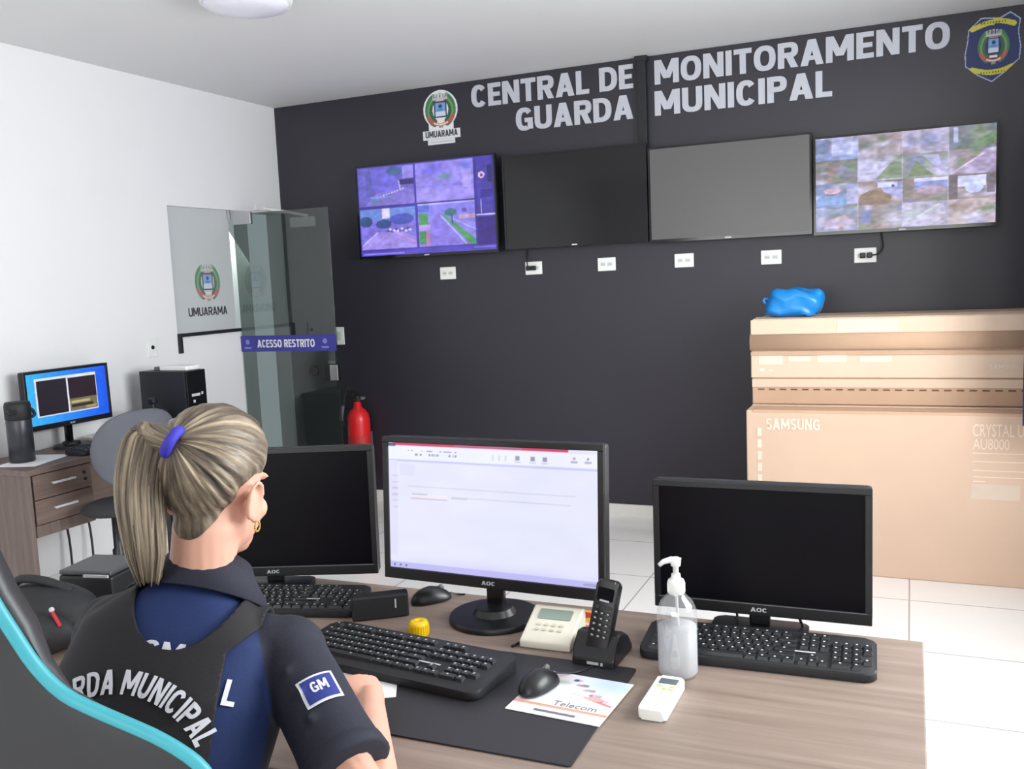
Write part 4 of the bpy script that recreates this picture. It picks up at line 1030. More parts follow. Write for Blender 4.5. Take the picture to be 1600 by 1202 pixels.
bm = nb(); tube(bm, [(0, 0, .165), (.002, 0, .10), (.006, 0, .012)], .0028, 8); obj('dip_tube', bm, M_sock, t)
# air conditioner remote
a = at(995, 1124, 2, DZ); b = at(1041, 1131, 2, DZ); c = at(1072, 1076, 2, DZ); u = (b - a).normalized()
Lr = (c - b).length
t = thing('remote_control', 'white air conditioner remote lying beside the sanitizer bottle', 'remote control', (a + b) / 2, math.atan2(u.y, u.x))
ax = ((c - b)); ya = math.atan2(ax.y, ax.x) - math.pi / 2; t.rotation_euler = (0, 0, ya); wr = .050
bm = nb(); prism(bm, rrect(wr, Lr, .007, 5, 0, Lr / 2), frame((0, 0, .001), (1, 0, 0), (0, 1, 0)), .019, .004); o = obj('remote_body', bm, M_white, t); smooth_angle(o)
F = frame((0, 0, .0198), (1, 0, 0), (0, 1, 0))
bm = nb(); prism(bm, rrect(.034, .022, .002, 3, 0, Lr - .024), F, .0008); obj('remote_display', bm, M_lcdd, t)
for i in range(3):
    for j in range(4):
        if j == 0 and i == 1: continue
        bm = nb(); prism(bm, rrect(.009, .0055, .0024, 4, (i - 1) * .012, Lr - .046 - j * .011), F, .0014); obj('remote_button', bm, M_lime if j < 2 and not (j == 1 and i == 0) else M_sock, t)
# cables behind the monitors
for label, pts in (('thin black cable looping at the desk edge under the right monitor', [at(1140, 985, 2, DZ + .003), at(1146, 972, 2, DZ + .008), at(1152, 962, 2, DZ + .02), Vector((3.80, -3.565, .80))]),
                   ('thin black cable hanging right of the right monitor stand', [at(1262, 992, 2, DZ + .003), at(1256, 982, 2, DZ + .01), Vector((3.935, -3.575, .80))]),
                   ('thin black cable under the lit monitor behind the display box', [at(800, 1010, 2, DZ + .003), at(850, 985, 2, DZ + .003), at(856, 972, 2, DZ + .003)])):
    bm = nb(); tube(bm, pts, .003, 6); tag(obj('cable', bm, M_black, None, True), label, 'cable', 'cables on the desk')

# ------------------------------------------------------------------ desk against the left wall
SX = .45; SY0, SY1 = -2.62, -1.16
t = thing('side_desk', 'grey-brown desk with two drawers along the white left wall', 'desk', (0, SY0, 0))
bm = nb(); b2(bm, (.005, -.01, .722), (SX + .012, SY1 - SY0, .75), .003); obj('desktop', bm, M_deskl, t)
bm = nb(); b2(bm, (.016, 0, 0), (SX, .022, .722), .002); obj('side_panel', bm, M_deskz, t)
bm = nb(); b2(bm, (.016, SY1 - SY0 - .024, 0), (SX, SY1 - SY0 - .002, .722), .002); obj('side_panel', bm, M_deskz, t)
bm = nb(); b2(bm, (.02, .37, .40), (.036, SY1 - SY0 - .03, .722)); obj('modesty_panel', bm, M_deskl, t)
ped = obj('drawer_pedestal', (lambda b: (b2(b, (.03, .03, .425), (SX - .022, .366, .720), .002), b2(b, (SX - .024, .03, .425), (SX - .004, .366, .480), .001), b)[-1])(nb()), M_deskz, t)
for z0, z1, key in ((.602, .716, True), (.484, .597, False)):
    bm = nb(); b2(bm, (SX - .021, .034, z0), (SX - .002, .362, z1), .0015); dr = obj('drawer', bm, M_deskl, t)
    bm = nb(); zc = (z0 + z1) / 2 + .008; b2(bm, (SX + .012, .125, zc - .005), (SX + .019, .255, zc + .006), .002); b2(bm, (SX - .002, .13, zc - .004), (SX + .013, .14, zc + .004)); b2(bm, (SX - .002, .24, zc - .004), (SX + .013, .25, zc + .004)); obj('handle', bm, M_silver, dr)
    if key:
        bm = nb(); lathe(bm, [(.008, 0), (.008, .006)], (SX - .002, .318, .678), 12, Matrix.Rotation(R(90), 3, 'Y')); lathe(bm, [(.008, 0), (.008, .006)], (SX - .002, .322, .645), 12, Matrix.Rotation(R(90), 3, 'Y')); obj('lock', bm, M_black, dr)
# monitor on it
cv = Canvas(150, 86, (30, 120, 236))
g = cv.U; cv.a = np.stack([58 - 36 * g, 184 - 96 * g, 246 - 8 * g], -1)
cv.rect(.10, .15, .86, .90, (226, 232, 240)); cv.rect(.12, .17, .48, .85, (30, 22, 34)); cv.rect(.50, .17, .85, .84, (36, 20, 34)); cv.rect(.50, .17, .85, .42, (120, 108, 82)); cv.rect(.52, .24, .80, .30, (44, 40, 40)); cv.rect(.52, .33, .76, .37, (190, 180, 120)); cv.rect(.7, .2, .83, .24, (170, 150, 90)); cv.rect(.12, .15, .86, .17, (206, 224, 244))
cv.noise(.06, 2, 30)
my = at(102, 630, 0, .22)
t2 = monitor('lit blue monitor with two dark windows on the side desk', .13, -2.07, .868, R(90), R(1), .525, .30, ('disc', .09), None, cv, floorz=.75)
# airpot
t = thing('thermos_flask', 'tall dark thermos flask with a pump top on the side desk', 'thermos', (.225, -2.452, .7518))
bm = nb(); lathe(bm, [(.053, 0), (.057, .004), (.057, .20), (.052, .215)], (0, 0, 0), 32); obj('flask_body', bm, mat('dark_grey_metal', C(44, 46, 54), .35), t, True)
bm = nb(); lathe(bm, [(.055, .205), (.059, .212), (.059, .275), (.054, .290), (.03, .292)], (0, 0, 0), 32); obj('pump_lid', bm, M_blackm, t, True)
bm = nb(); box(bm, (.03, -.062, .245), (.03, .05, .022), .006); obj('spout', bm, M_blackm, t)
bm = nb(); tube(bm, [(-.02, .057, .26), (.0, .080, .24), (.01, .080, .215), (.0, .06, .205)], .008, 8); obj('handle', bm, M_blackm, t, True)
bm = nb(); prism(bm, rrect(.21, .30, .002), frame((.26, -2.42, .7506), (math.cos(.3), math.sin(.3), 0), (-math.sin(.3), math.cos(.3), 0)), .001); tag(obj('paper_sheet', bm, M_paper), 'white paper sheet under the thermos flask on the side desk', 'paper')
bm = nb(); b2(bm, (.03, -2.60, .7505), (.14, -2.51, .775), .008); tag(obj('pencil_case', bm, M_purple), 'purple case at the near end of the side desk', 'case')
t = thing('paper_pile', 'small pile of white papers behind the blue monitor stand', 'papers', (.14, -1.79, .7505), R(0))
for k in range(4):
    bm = nb(); box(bm, (.004 * k, -.006 * k, .004 + .008 * k), (.2, .26, .007), .001, 1, Matrix.Rotation(R(4 * k - 6), 3, 'Z')); obj('sheet_bundle', bm, M_paper, t)
kt = keyboard('black keyboard before the blue monitor on the side desk', .365, -2.07, R(90), .42, .14, None); kt.location.z = .75
# tower, small box, white router
t = thing('computer_tower', 'black computer tower standing at the far end of the side desk', 'computer', (.30, -1.515, .75))
bm = nb(); b2(bm, (-.165, -.075, .004), (.165, .075, .345), .004); obj('tower_case', bm, mat('tower_steel', C(34, 34, 38), .45), t)
bm = nb(); b2(bm, (.165, -.075, .004), (.180, .075, .345), .004); fr = obj('front_panel', bm, M_gloss, t)
bm = nb(); b2(bm, (.180, -.045, .20), (.1815, .02, .215)); b2(bm, (.180, .03, .205), (.1815, .045, .22)); b2(bm, (.180, -.035, .165), (.1815, -.02, .18)); obj('front_ports', bm, M_silver, fr)
t = thing('router', 'white flat box-shaped router lying on top of the black computer tower', 'router', (.35, -1.51, 1.0955))
bm = nb(); b2(bm, (-.085, -.055, 0), (.11, .055, .026), .006); obj('router_case', bm, M_white, t)
bm = nb(); b2(bm, (-.13, -.05, 0), (-.0865, -.02, .022), .003); obj('router_plug', bm, M_grey, t)
t = thing('black_box', 'small black box standing on the side desk before the computer tower', 'box', (.30, -1.72, .75))
bm = nb(); b2(bm, (-.07, -.055, 0), (.10, .055, .145), .004); obj('box_body', bm, M_blackm, t)
bm = nb(); lathe(bm, [(.03, .145), (.026, .152), (.012, .156), (.012, .18)], (.05, 0, 0), 18); box(bm, (.05, 0, .198), (.05, .04, .036), .012, 3); obj('webcam', bm, M_black, t)
# cables hanging under it
random.seed(3)
for i, (yy, lbb) in enumerate(((-2.16, 'dark cable hanging below the side desk beside the drawers'), (-2.02, 'dark cable hanging below the side desk behind the chair post'))):
    bm = nb(); tube(bm, [(.05, yy, .75 - .03), (.045, yy + .02, .5), (.06, yy + .06, .3), (.10, yy + .03, .05), (.16, yy - .05, .012)], .006, 8); tag(obj('cable', bm, M_black, None, True), lbb, 'cable', 'cables under the side desk')

# ------------------------------------------------------------------ office chair at the side desk
t = thing('office_chair', 'dark grey fabric office chair pulled up to the side desk', 'chair', (.62, -2.29, 0), R(78))
bm = nb(); ball(bm, (0, -.045, 0), (.18, .165, .045), 28); 
for v in bm.verts: v.co.z = max(-.022, min(.03, v.co.z)); v.co.z += .52
obj('seat', bm, mat('black_chair_fabric', C(46, 46, 50), .85), t, True)
bm = nb(); ball(bm, (0, -.245, .815), (.215, .035, .185), 30)
for v in bm.verts:
    v.co.y -= (v.co.x ** 2) * -.9 + (v.co.z - .8) * .16
    s = 1 + .10 * (v.co.z - .8) / .18; v.co.x = math.copysign(abs(v.co.x / .215) ** .75 * .215, v.co.x) * s
obj('backrest', bm, M_fab, t, True)
bm = nb(); tube(bm, [(0, -.05, .49), (0, -.20, .49), (0, -.285, .54), (0, -.285, .72)], .018, 10); obj('back_bracket', bm, M_black, t, True)
bm = nb(); lathe(bm, [(.03, .09), (.03, .30), (.022, .31), (.022, .46), (.06, .47), (.06, .50)], (0, 0, 0), 20); obj('gas_post', bm, M_black, t, True)
bm = nb(); lathe(bm, [(.05, .075), (.05, .13), (.035, .14)], (0, 0, 0), 20); obj('hub', bm, M_black, t)
for k in range(5):
    a_ = 2 * math.pi * k / 5 + .35; e = Vector((math.cos(a_), math.sin(a_), 0))
    bm = nb(); loft(bm, [e * .03 + Vector((0, 0, .115)), e * .18 + Vector((0, 0, .10)), e * .29 + Vector((0, 0, .078))], [(.022, .016), (.018, .013), (.014, .009)], 10); lg = obj('base_leg', bm, M_black, t, True)
    bm = nb()
    for s in (-1, 1): lathe(bm, [(.026, -.008), (.028, 0), (.026, .008)], e * .29 + e.cross(Vector((0, 0, 1))) * s * .013 + Vector((0, 0, .028)), 16, e.to_track_quat('X', 'Z').to_matrix() @ Matrix.Rotation(R(90), 3, 'X'))
    obj('caster', bm, M_blackm, lg)

# ------------------------------------------------------------------ printer and backpack on the left part of the main desk
t = thing('storage_box', 'small dark box with a grey lid on the desk behind the backpack', 'box', (2.295, -3.885, DZ), R(10))
bm = nb(); b2(bm, (-.075, -.07, .001), (.075, .07, .098), .008); obj('box_body', bm, M_blackm, t)
bm = nb(); b2(bm, (-.073, -.068, .098), (.073, .068, .110), .004); obj('box_lid', bm, mat('dark_grey_lid', C(72, 72, 75), .5), t)
bm = nb(); b2(bm, (.0, -.0735, .096), (.068, -.068, .102)); obj('lid_highlight', bm, M_silver, t)  # pale strip painting the highlight along the lid's front edge
t = thing('backpack', 'black backpack with red zip pulls lying on the desk beside the woman', 'backpack', (2.375, -4.125, DZ), R(16))
bm = nb(); ball(bm, (0, 0, .065), (.125, .085, .078), 36)
for v in bm.verts:
    v.co.z = max(.001, v.co.z); k = 1 + .06 * math.sin(9 * v.co.x / .1 + 7 * v.co.z / .1) * (v.co.z > .01); v.co.y *= k; v.co.x *= 1 + .04 * math.sin(14 * v.co.z / .1)
obj('bag_body', bm, M_bag, t, True)
bm = nb(); ball(bm, (.025, -.062, .052), (.085, .045, .05), 28)
for v in bm.verts: v.co.z = max(.002, v.co.z)
obj('front_pocket', bm, M_bag, t, True)
for (x, y, z, x2, z2) in ((.0, -.108, .08, .004, .045), (.07, -.075, .105, .092, .075)):
    bm = nb(); tube(bm, [(x, y, z), (x2, y - .008, z2)], .004, 8, 1); zp = obj('zip_pull', bm, mat('red_cord', C(170, 26, 40), .6) if 'red_cord' not in MATS else MATS['red_cord'], t)
    bm = nb(); ball(bm, (x, y, z + .004), .006, 10); obj('zip_slider', bm, M_silver, zp)
bm = nb(); tube(bm, [(-.09, .02, .12), (-.05, .0, .152), (.02, -.01, .150), (.07, 0, .125)], .010, 8); obj('carry_strap', bm, M_bag, t, True)

# ------------------------------------------------------------------ gaming chair
GX, GY, GA = 3.084, -4.658, R(20)
t = thing('gaming_chair', 'charcoal gaming chair with cyan piping behind the seated woman', 'chair', (GX, GY, 0), GA)
half = [(.44, .255), (.50, .268), (.60, .272), (.75, .285), (.88, .308), (.96, .316), (1.000, .312), (1.027, .299), (1.054, .267), (1.073, .234), (1.09, .202), (1.111, .169), (1.143, .145), (1.182, .128), (1.22, .113), (1.26, .102), (1.30, .096), (1.35, .092), (1.40, .088), (1.435, .072), (1.452, .05), (1.458, .02)]
def back_y(z): return -.30 + (1.1 - z) * .14           # reclined
out = [(w_, z) for z, w_ in half] + [(-w_, z) for z, w_ in reversed(half)]
def ringof(off, dy, cz=.95):
    pts = []
    n = len(out)
    for i, (x, z) in enumerate(out):
        x0_, z0_ = out[i - 1]; x1_, z1_ = out[(i + 1) % n]
        tx, tz = x1_ - x0_, z1_ - z0_; l = math.hypot(tx, tz) or 1
        nx, nz = tz / l, -tx / l
        X_, Z_ = x + nx * off, z + nz * off
        f_ = .22 + .78 * min(1, max(0, (z - 1.10) / .08))     # the wings thin out over the shoulders
        pts.append(Vector((X_, back_y(Z_) + dy * f_, Z_)))
    return pts
bm = nb(); prev = None
first = None
for off, dy in ((-.004, .004), (.005, .010), (.007, .022), (.002, .042), (-.012, .056), (-.04, .062), (-.07, .045)):
    r_ = [bm.verts.new(p_) for p_ in ringof(off, dy)]
    if prev:
        for k in range(len(r_)): bm.faces.new((prev[k], prev[(k + 1) % len(r_)], r_[(k + 1) % len(r_)], r_[k]))
    else: first = r_
    prev = r_
bmesh.ops.triangle_fill(bm, edges=[bm.edges.get((prev[k], prev[(k + 1) % len(prev)])) for k in range(len(prev))], use_beauty=True)
bk = obj('backrest', bm, M_gwing, t); smooth_angle(bk, 50)
bm = nb(); r_ = [bm.verts.new(p_) for p_ in ringof(-.003, .003)]
r2 = [bm.verts.new(p_ + Vector((0, -.008, 0))) for p_ in ringof(-.03, .0)]
for k in range(len(r_)): bm.faces.new((r_[k], r_[(k + 1) % len(r_)], r2[(k + 1) % len(r_)], r2[k]))
bmesh.ops.triangle_fill(bm, edges=[bm.edges.get((r2[k], r2[(k + 1) % len(r2)])) for k in range(len(r2))], use_beauty=True)
o = obj('rear_panel', bm, M_gpanel, t); smooth_angle(o, 30)
bm = nb(); pp = ringof(0.001, -.001); tube(bm, pp + [pp[0]], .0072, 10, 3); obj('piping', bm, M_cyan, t, True)
bm = nb(); box(bm, (0, .0, .445), (.50, .48, .09), .04, 4); b2(bm, (-.27, -.2, .42), (-.20, .2, .525), .03, 3); b2(bm, (.20, -.2, .42), (.27, .2, .525), .03, 3); o = obj('seat', bm, M_gwing, t); smooth_angle(o, 60)
bm = nb(); tube(bm, [(-.24, -.19, .49), (-.255, 0, .535), (-.24, .2, .49)], .006, 8); tube(bm, [(.24, -.19, .49), (.255, 0, .535), (.24, .2, .49)], .006, 8); obj('seat_piping', bm, M_cyan, t, True)
bm = nb(); lathe(bm, [(.032, .09), (.032, .26), (.024, .27), (.024, .36), (.09, .37), (.09, .40)], (0, 0, 0), 20); obj('gas_post', bm, M_black, t, True)
for k in range(5):
    a_ = 2 * math.pi * k / 5 + .3; e = Vector((math.cos(a_), math.sin(a_), 0))
    bm = nb(); loft(bm, [e * .02 + Vector((0, 0, .12)), e * .20 + Vector((0, 0, .10)), e * .32 + Vector((0, 0, .08))], [(.03, .018), (.024, .015), (.018, .012)], 10); lg = obj('base_leg', bm, M_black, t, True)
    bm = nb()
    for s in (-1, 1): lathe(bm, [(.028, -.009), (.03, 0), (.028, .009)], e * .32 + e.cross(Vector((0, 0, 1))) * s * .015 + Vector((0, 0, .0305)), 16, e.to_track_quat('X', 'Z').to_matrix() @ Matrix.Rotation(R(90), 3, 'X'))
    obj('caster', bm, M_blackm, lg)
# ------------------------------------------------------------------ the seated woman
PB = Vector((3.148, -4.784, 0))
person = thing('person', 'woman in navy uniform and black vest with blonde ponytail, seated at the desk', 'person', PB)
C7 = Vector((3.122, -4.420, 1.074)); B0 = Vector((3.148, -4.784, .476))
Zb = (C7 - B0).normalized(); yb = R(-23)
Yb = Vector((math.sin(yb), math.cos(yb), 0)); Yb = (Yb - Zb * Yb.dot(Zb)).normalized(); Xb = Yb.cross(Zb)
TM = Matrix((Xb, Yb, Zb)).transposed().to_4x4(); TM.translation = C7 - Zb * .63      # torso frame, z = .63 at the nape
TL = Matrix.Translation(-PB)
def tp(x, y, z): return TM @ Vector((x, y, z))
HC = Vector((3.136, -4.399, 1.208)); HS = 1.0
hz = R(8); hp = R(-10)
HM = Matrix.Translation(HC) @ Matrix.Rotation(hz, 4, 'Z') @ Matrix.Rotation(hp, 4, 'X') @ Matrix.Rotation(R(3), 4, 'Y')
def hd(x, y, z): return HM @ Vector((x, y, z))
# arms: shoulder, elbow, wrist
shR, elR, wrR = tp(.156, .0, .527), at(578, 1266, 2, .81), at(578, 1102, 2, .80)
shL, elL, wrL = tp(-.136, .055, .515), Vector((2.83, -4.34, .806)), Vector((2.94, -4.13, .806))
def arm_skin(bm, sh, el, wr):
    loft(bm, [sh, sh.lerp(el, .5), el, el.lerp(wr, .3), el.lerp(wr, .75), wr, wr + (wr - el).normalized() * .03], [.046, .043, .040, .041, .031, .026, .026], 14)
    ball(bm, el, .039, 14); ball(bm, sh, .05, 14)
def hand(bm, wr, kn_dir, up, s, curl, tips=None):
    """palm from the wrist along kn_dir, back of the hand towards up, thumb on side s (+1 = right of the direction)"""
    d = kn_dir.normalized(); u_ = (up - d * up.dot(d)).normalized(); sd = d.cross(u_) * s
    loft(bm, [wr, wr + d * .03, wr + d * .065, wr + d * .088], [(.027, .018), (.036, .017), (.041, .015), (.040, .012)], 14, u_)
    for i, (off, ln) in enumerate(((.030, .070), (.010, .078), (-.010, .073), (-.029, .058))):
        p0 = wr + d * (.080 - abs(i - 1) * .004) + sd * off
        dirv = d; P = [p0]
        for j, (fr, cr_) in enumerate(((.45, curl[0]), (.32, curl[1]), (.23, curl[2]))):
            dirv = (Quaternion(d.cross(u_), -cr_ * (1 + .12 * i)) @ dirv).normalized()
            P.append(P[-1] + dirv * ln * fr)
        loft(bm, [p0 - d * .02] + P + [P[-1] + dirv * .004], [.0085, .0088, .0082, .0074, .0066, .004], 10)
        for q in P[:-1]: ball(bm, q, .0088, 10)
        ball(bm, P[-1], .0066, 10)
    t0 = wr + d * .022 + sd * .026 - u_ * .004
    t1 = t0 + (d * .7 + sd * .65 - u_ * .25).normalized() * .036
    t2 = t1 + (d * .95 + sd * .12 - u_ * .25).normalized() * .030
    t3 = t2 + (d * .98 - sd * .18 - u_ * .2).normalized() * .022
    loft(bm, [t0 - sd * .012, t0, t1, t2, t3], [.014, .0135, .0108, .0095, .006], 10); ball(bm, t1, .0108, 10); ball(bm, t2, .0095, 10); ball(bm, t3, .006, 8)
# --- the body: one continuous skin surface
bm = nb()
loft(bm, [tp(0, .0, .05), tp(0, .0, .2), tp(0, .005, .4), tp(0, -.005, .53), tp(0, -.01, .585)], [(.13, .085), (.105, .075), (.122, .08), (.108, .06), (.056, .046)], 20, Yb)
loft(bm, [tp(0, .0, .55), tp(0, .004, .585), hd(0, -.020, -.055), hd(0, -.016, -.02)], [.060, .054, .051, .052], 18)
ball(bm, hd(0, -.012, .038), (.0715, .0915, .083), 28, HM.to_3x3())
ball(bm, hd(0, .020, -.035), (.062, .066, .070), 24, HM.to_3x3())
ball(bm, hd(0, .045, -.075), (.040, .042, .034), 18, HM.to_3x3())
ball(bm, hd(0, .078, -.092), (.020, .016, .017), 14, HM.to_3x3())
for s in (-1, 1):
    ball(bm, hd(.040 * s, .052, -.030), (.022, .023, .021), 14, HM.to_3x3())                 # cheek
    ball(bm, hd(.030 * s, .072, .022), (.022, .009, .008), 12, HM.to_3x3())                  # brow
    ball(bm, hd(.010 * s, .094, -.042), (.008, .009, .007), 10, HM.to_3x3())                 # nostril wing
loft(bm, [hd(0, .078, .012), hd(0, .092, -.015), hd(0, .104, -.036), hd(0, .092, -.046)], [.008, .010, .011, .007], 10)
ball(bm, hd(0, .084, -.061), (.021, .012, .006), 12, HM.to_3x3()); ball(bm, hd(0, .083, -.071), (.018, .011, .006), 12, HM.to_3x3())
for s in (-1, 1):                                                                            # ears
    pts = []
    for k in range(13):
        a_ = R(-60 + 290 * k / 12)
        pts.append(hd(s * (.0745 + .011 * max(0, -math.sin(a_ - 1.2) * 0 + .5 + .5 * math.sin(a_))), -.012 - .019 * math.cos(a_) - .004 * math.sin(a_), -.013 + .031 * math.sin(a_)))
    loft(bm, pts, [.0045] * 13, 8); ball(bm, hd(s * .073, -.010, -.016), (.006, .018, .029), 14, HM.to_3x3()); ball(bm, hd(s * .074, -.003, -.040), (.005, .007, .009), 10, HM.to_3x3())
arm_skin(bm, shR, elR, wrR); arm_skin(bm, shL, elL, wrL)
hand(bm, wrR, at(545, 1040, 2, .82) - wrR, Vector((.1, .15, 1)), -1, (.75, 1.05, .8))
hand(bm, wrL, Vector((.55, .8, .06)), Vector((0, 0, 1)), 1, (.35, .5, .4))
for s, kn, ft in ((1, Vector((3.20, -4.28, .50)), Vector((3.22, -4.34, .09))), (-1, Vector((2.98, -4.30, .50)), Vector((2.92, -4.36, .09)))):
    hp_ = tp(.085 * s, .0, .06)
    loft(bm, [hp_, hp_.lerp(kn, .5), kn, kn.lerp(ft, .35), ft, ft + Vector((0, 0, -.03))], [.066, .054, .040, .038, .030, .030], 16); ball(bm, kn, .040, 14); ball(bm, hp_, .066, 14)
bm.transform(TL)
body = obj('body', remesh(bm, .0042, 4), M_skin, person)
bvh_body = BVHTree.FromPolygons([v.co[:] for v in body.data.vertices], [p.vertices[:] for p in body.data.polygons])
for s in (-1, 1):
    bm = nb(); ball(bm, hd(.030 * s, .067, .004), (.011, .010, .009), 14, HM.to_3x3()); bm.transform(TL); e = obj('eye', bm, M_paper, body, True)
    bm = nb(); ball(bm, hd(.030 * s, .0755, .003), (.005, .003, .005), 10, HM.to_3x3()); bm.transform(TL); obj('iris', bm, M_black, e, True)
    e.parent = person
bm = nb(); ball(bm, hd(0, .0945, -.061), (.018, .004, .004), 12, HM.to_3x3()); ball(bm, hd(0, .0925, -.070), (.015, .004, .0045), 12, HM.to_3x3()); bm.transform(TL); obj('lips', bm, mat('lip', C(186, 104, 100), .45), person, True)
bm = nb(); c_ = hd(.0795, -.003, -.048)
for k in range(16):
    a_, b_ = 2 * math.pi * k / 16, 2 * math.pi * (k + 1) / 16
    loft(bm, [c_ + HM.to_3x3() @ Vector((.001, .007 * math.cos(q), -.004 + .008 * math.sin(q))) for q in (a_, b_)], [.0016, .0016], 6)
bm.transform(TL); obj('earring', bm, M_gold, person, True)

# --- hair: combed back over the skull to the tie, one skin of strands from the tie outwards
def hair_mat():
    m = bpy.data.materials.new('blonde_hair'); m.use_nodes = True
    nt = m.node_tree; b = nt.nodes['Principled BSDF']; b.inputs['Roughness'].default_value = .42; b.inputs['Specular IOR Level'].default_value = .35
    uv = nt.nodes.new('ShaderNodeUVMap'); mp = nt.nodes.new('ShaderNodeMapping'); mp.inputs['Scale'].default_value = (30, 1.3, 1)
    n = nt.nodes.new('ShaderNodeTexNoise'); n.inputs['Scale'].default_value = 1.0; n.inputs['Detail'].default_value = 5; n.inputs['Roughness'].default_value = .62
    cr = nt.nodes.new('ShaderNodeValToRGB')
    e = cr.color_ramp.elements
    e[0].position = .36; e[0].color = C(58, 49, 42); e[1].position = .76; e[1].color = C(202, 187, 162)
    k = e.new(.48); k.color = C(104, 91, 78); k = e.new(.60); k.color = C(150, 135, 114)
    nt.links.new(uv.outputs[0], mp.inputs[0]); nt.links.new(mp.outputs[0], n.inputs['Vector']); nt.links.new(n.outputs['Fac'], cr.inputs[0]); nt.links.new(cr.outputs[0], b.inputs['Base Color'])
    bp = nt.nodes.new('ShaderNodeBump'); bp.inputs['Strength'].default_value = .6; bp.inputs['Distance'].default_value = .003
    nt.links.new(n.outputs['Fac'], bp.inputs['Height']); nt.links.new(bp.outputs[0], b.inputs['Normal'])
    return m
M_hair = hair_mat()
TIE = Vector((0, -.885, .465)).normalized()
E1 = Vector((0, .465, .885)).normalized(); E2 = TIE.cross(E1)
HO = Vector((0, -.010, .020))                      # centre of the skull in head coordinates
def is_hair(p):
    x, y, z = p
    if z > .055: return y < .071 - (z < .08) * (.08 - z) * .8
    if z > .030: return y < .046 - (.055 - z) * .8
    if z > -.012: return y < -.036 + max(0, z - .01) * 1.5
    return y < -.036 - (-.012 - z) * .55 and z > -.098
def skull(d):
    o_ = TL @ (HM @ HO); w_ = (HM.to_3x3() @ d).normalized()
    hit = bvh_body.ray_cast(o_ + w_ * .22, -w_, .22)
    if hit[0] is None: return .08
    return (hit[0] - o_).length
NPH, NS = 180, 34
def s_edge(ph):
    side = E1 * math.cos(ph) + E2 * math.sin(ph); s_ = .12; m_ = .2
    while s_ < 2.75:
        d_ = TIE * math.cos(s_) + side * math.sin(s_)
        if not is_hair(HO + d_ * min(skull(d_), .125)): break
        m_ = s_; s_ += .02
    return m_
SE = [s_edge(2 * math.pi * i / NPH) for i in range(NPH)]
for _ in range(3): SE = [(SE[i - 1] + SE[i] * 2 + SE[(i + 1) % NPH]) / 4 for i in range(NPH)]
bm = nb(); uvl = bm.loops.layers.uv.new('UVMap'); grid = []
rg = random.Random(5); waves = [(rg.randint(9, 60), rg.random() * 6.28, rg.random()) for _ in range(9)]
for i in range(NPH):
    ph = 2 * math.pi * i / NPH
    side = E1 * math.cos(ph) + E2 * math.sin(ph)
    smax = SE[i]
    col = []
    groove = sum(a_ * math.sin(f * ph + o_) for f, o_, a_ in waves) / 4.5
    for j in range(NS):
        q = j / (NS - 1); s_ = .10 + (smax - .10) * q
        d_ = TIE * math.cos(s_) + side * math.sin(s_); r_ = min(skull(d_), .125)
        th = .0115 * min(1, (1 - q) / .22 + .06) + .006 * max(0, d_.z) + .010 * math.exp(-(s_ / .35) ** 2)
        th += .0024 * groove * min(1, (1 - q) * 5) + .0012 * math.sin(31 * ph + 5 * s_)
        if q > .97: th = .002
        col.append(bm.verts.new(TL @ (HM @ (HO + d_ * (r_ + th)))))
    grid.append(col)
for i in range(NPH):
    for j in range(NS - 1):
        k = (i + 1) % NPH
        f = bm.faces.new((grid[i][j], grid[k][j], grid[k][j + 1], grid[i][j + 1]))
        for lp, (a_, b_) in zip(f.loops, ((i, j), (i + 1, j), (i + 1, j + 1), (i, j + 1))): lp[uvl].uv = (a_ / NPH, b_ / NS)
bm.faces.new([g_[0] for g_ in grid])
hair = obj('hair', bm, M_hair, person, True)
# ponytail: a tapering bundle with loose strands
tie_p = hd(*(HO + TIE * .118))
PT = [tie_p, depth(240, 684, 1.405), depth(226, 706, 1.40), depth(219, 756, 1.395), depth(222, 812, 1.392), depth(228, 862, 1.392), depth(232, 908, 1.395)]
def catmull(P, n):
    Q = []
    for i in range(len(P) - 1):
        p0, p1, p2, p3 = P[max(i - 1, 0)], P[i], P[i + 1], P[min(i + 2, len(P) - 1)]
        for k in range(n):
            t_ = k / n
            Q.append(.5 * ((2 * p1) + (p2 - p0) * t_ + (2 * p0 - 5 * p1 + 4 * p2 - p3) * t_ ** 2 + (3 * p1 - p0 - 3 * p2 + p3) * t_ ** 3))
    return Q + [P[-1]]
cen = catmull(PT, 7); nC = len(cen)
def prof(q): return .013 + .022 * min(1, q / .28) - .010 * max(0, (q - .62) / .38) - .010 * max(0, (q - .85) / .15)
bm = nb(); uvl = bm.loops.layers.uv.new('UVMap')
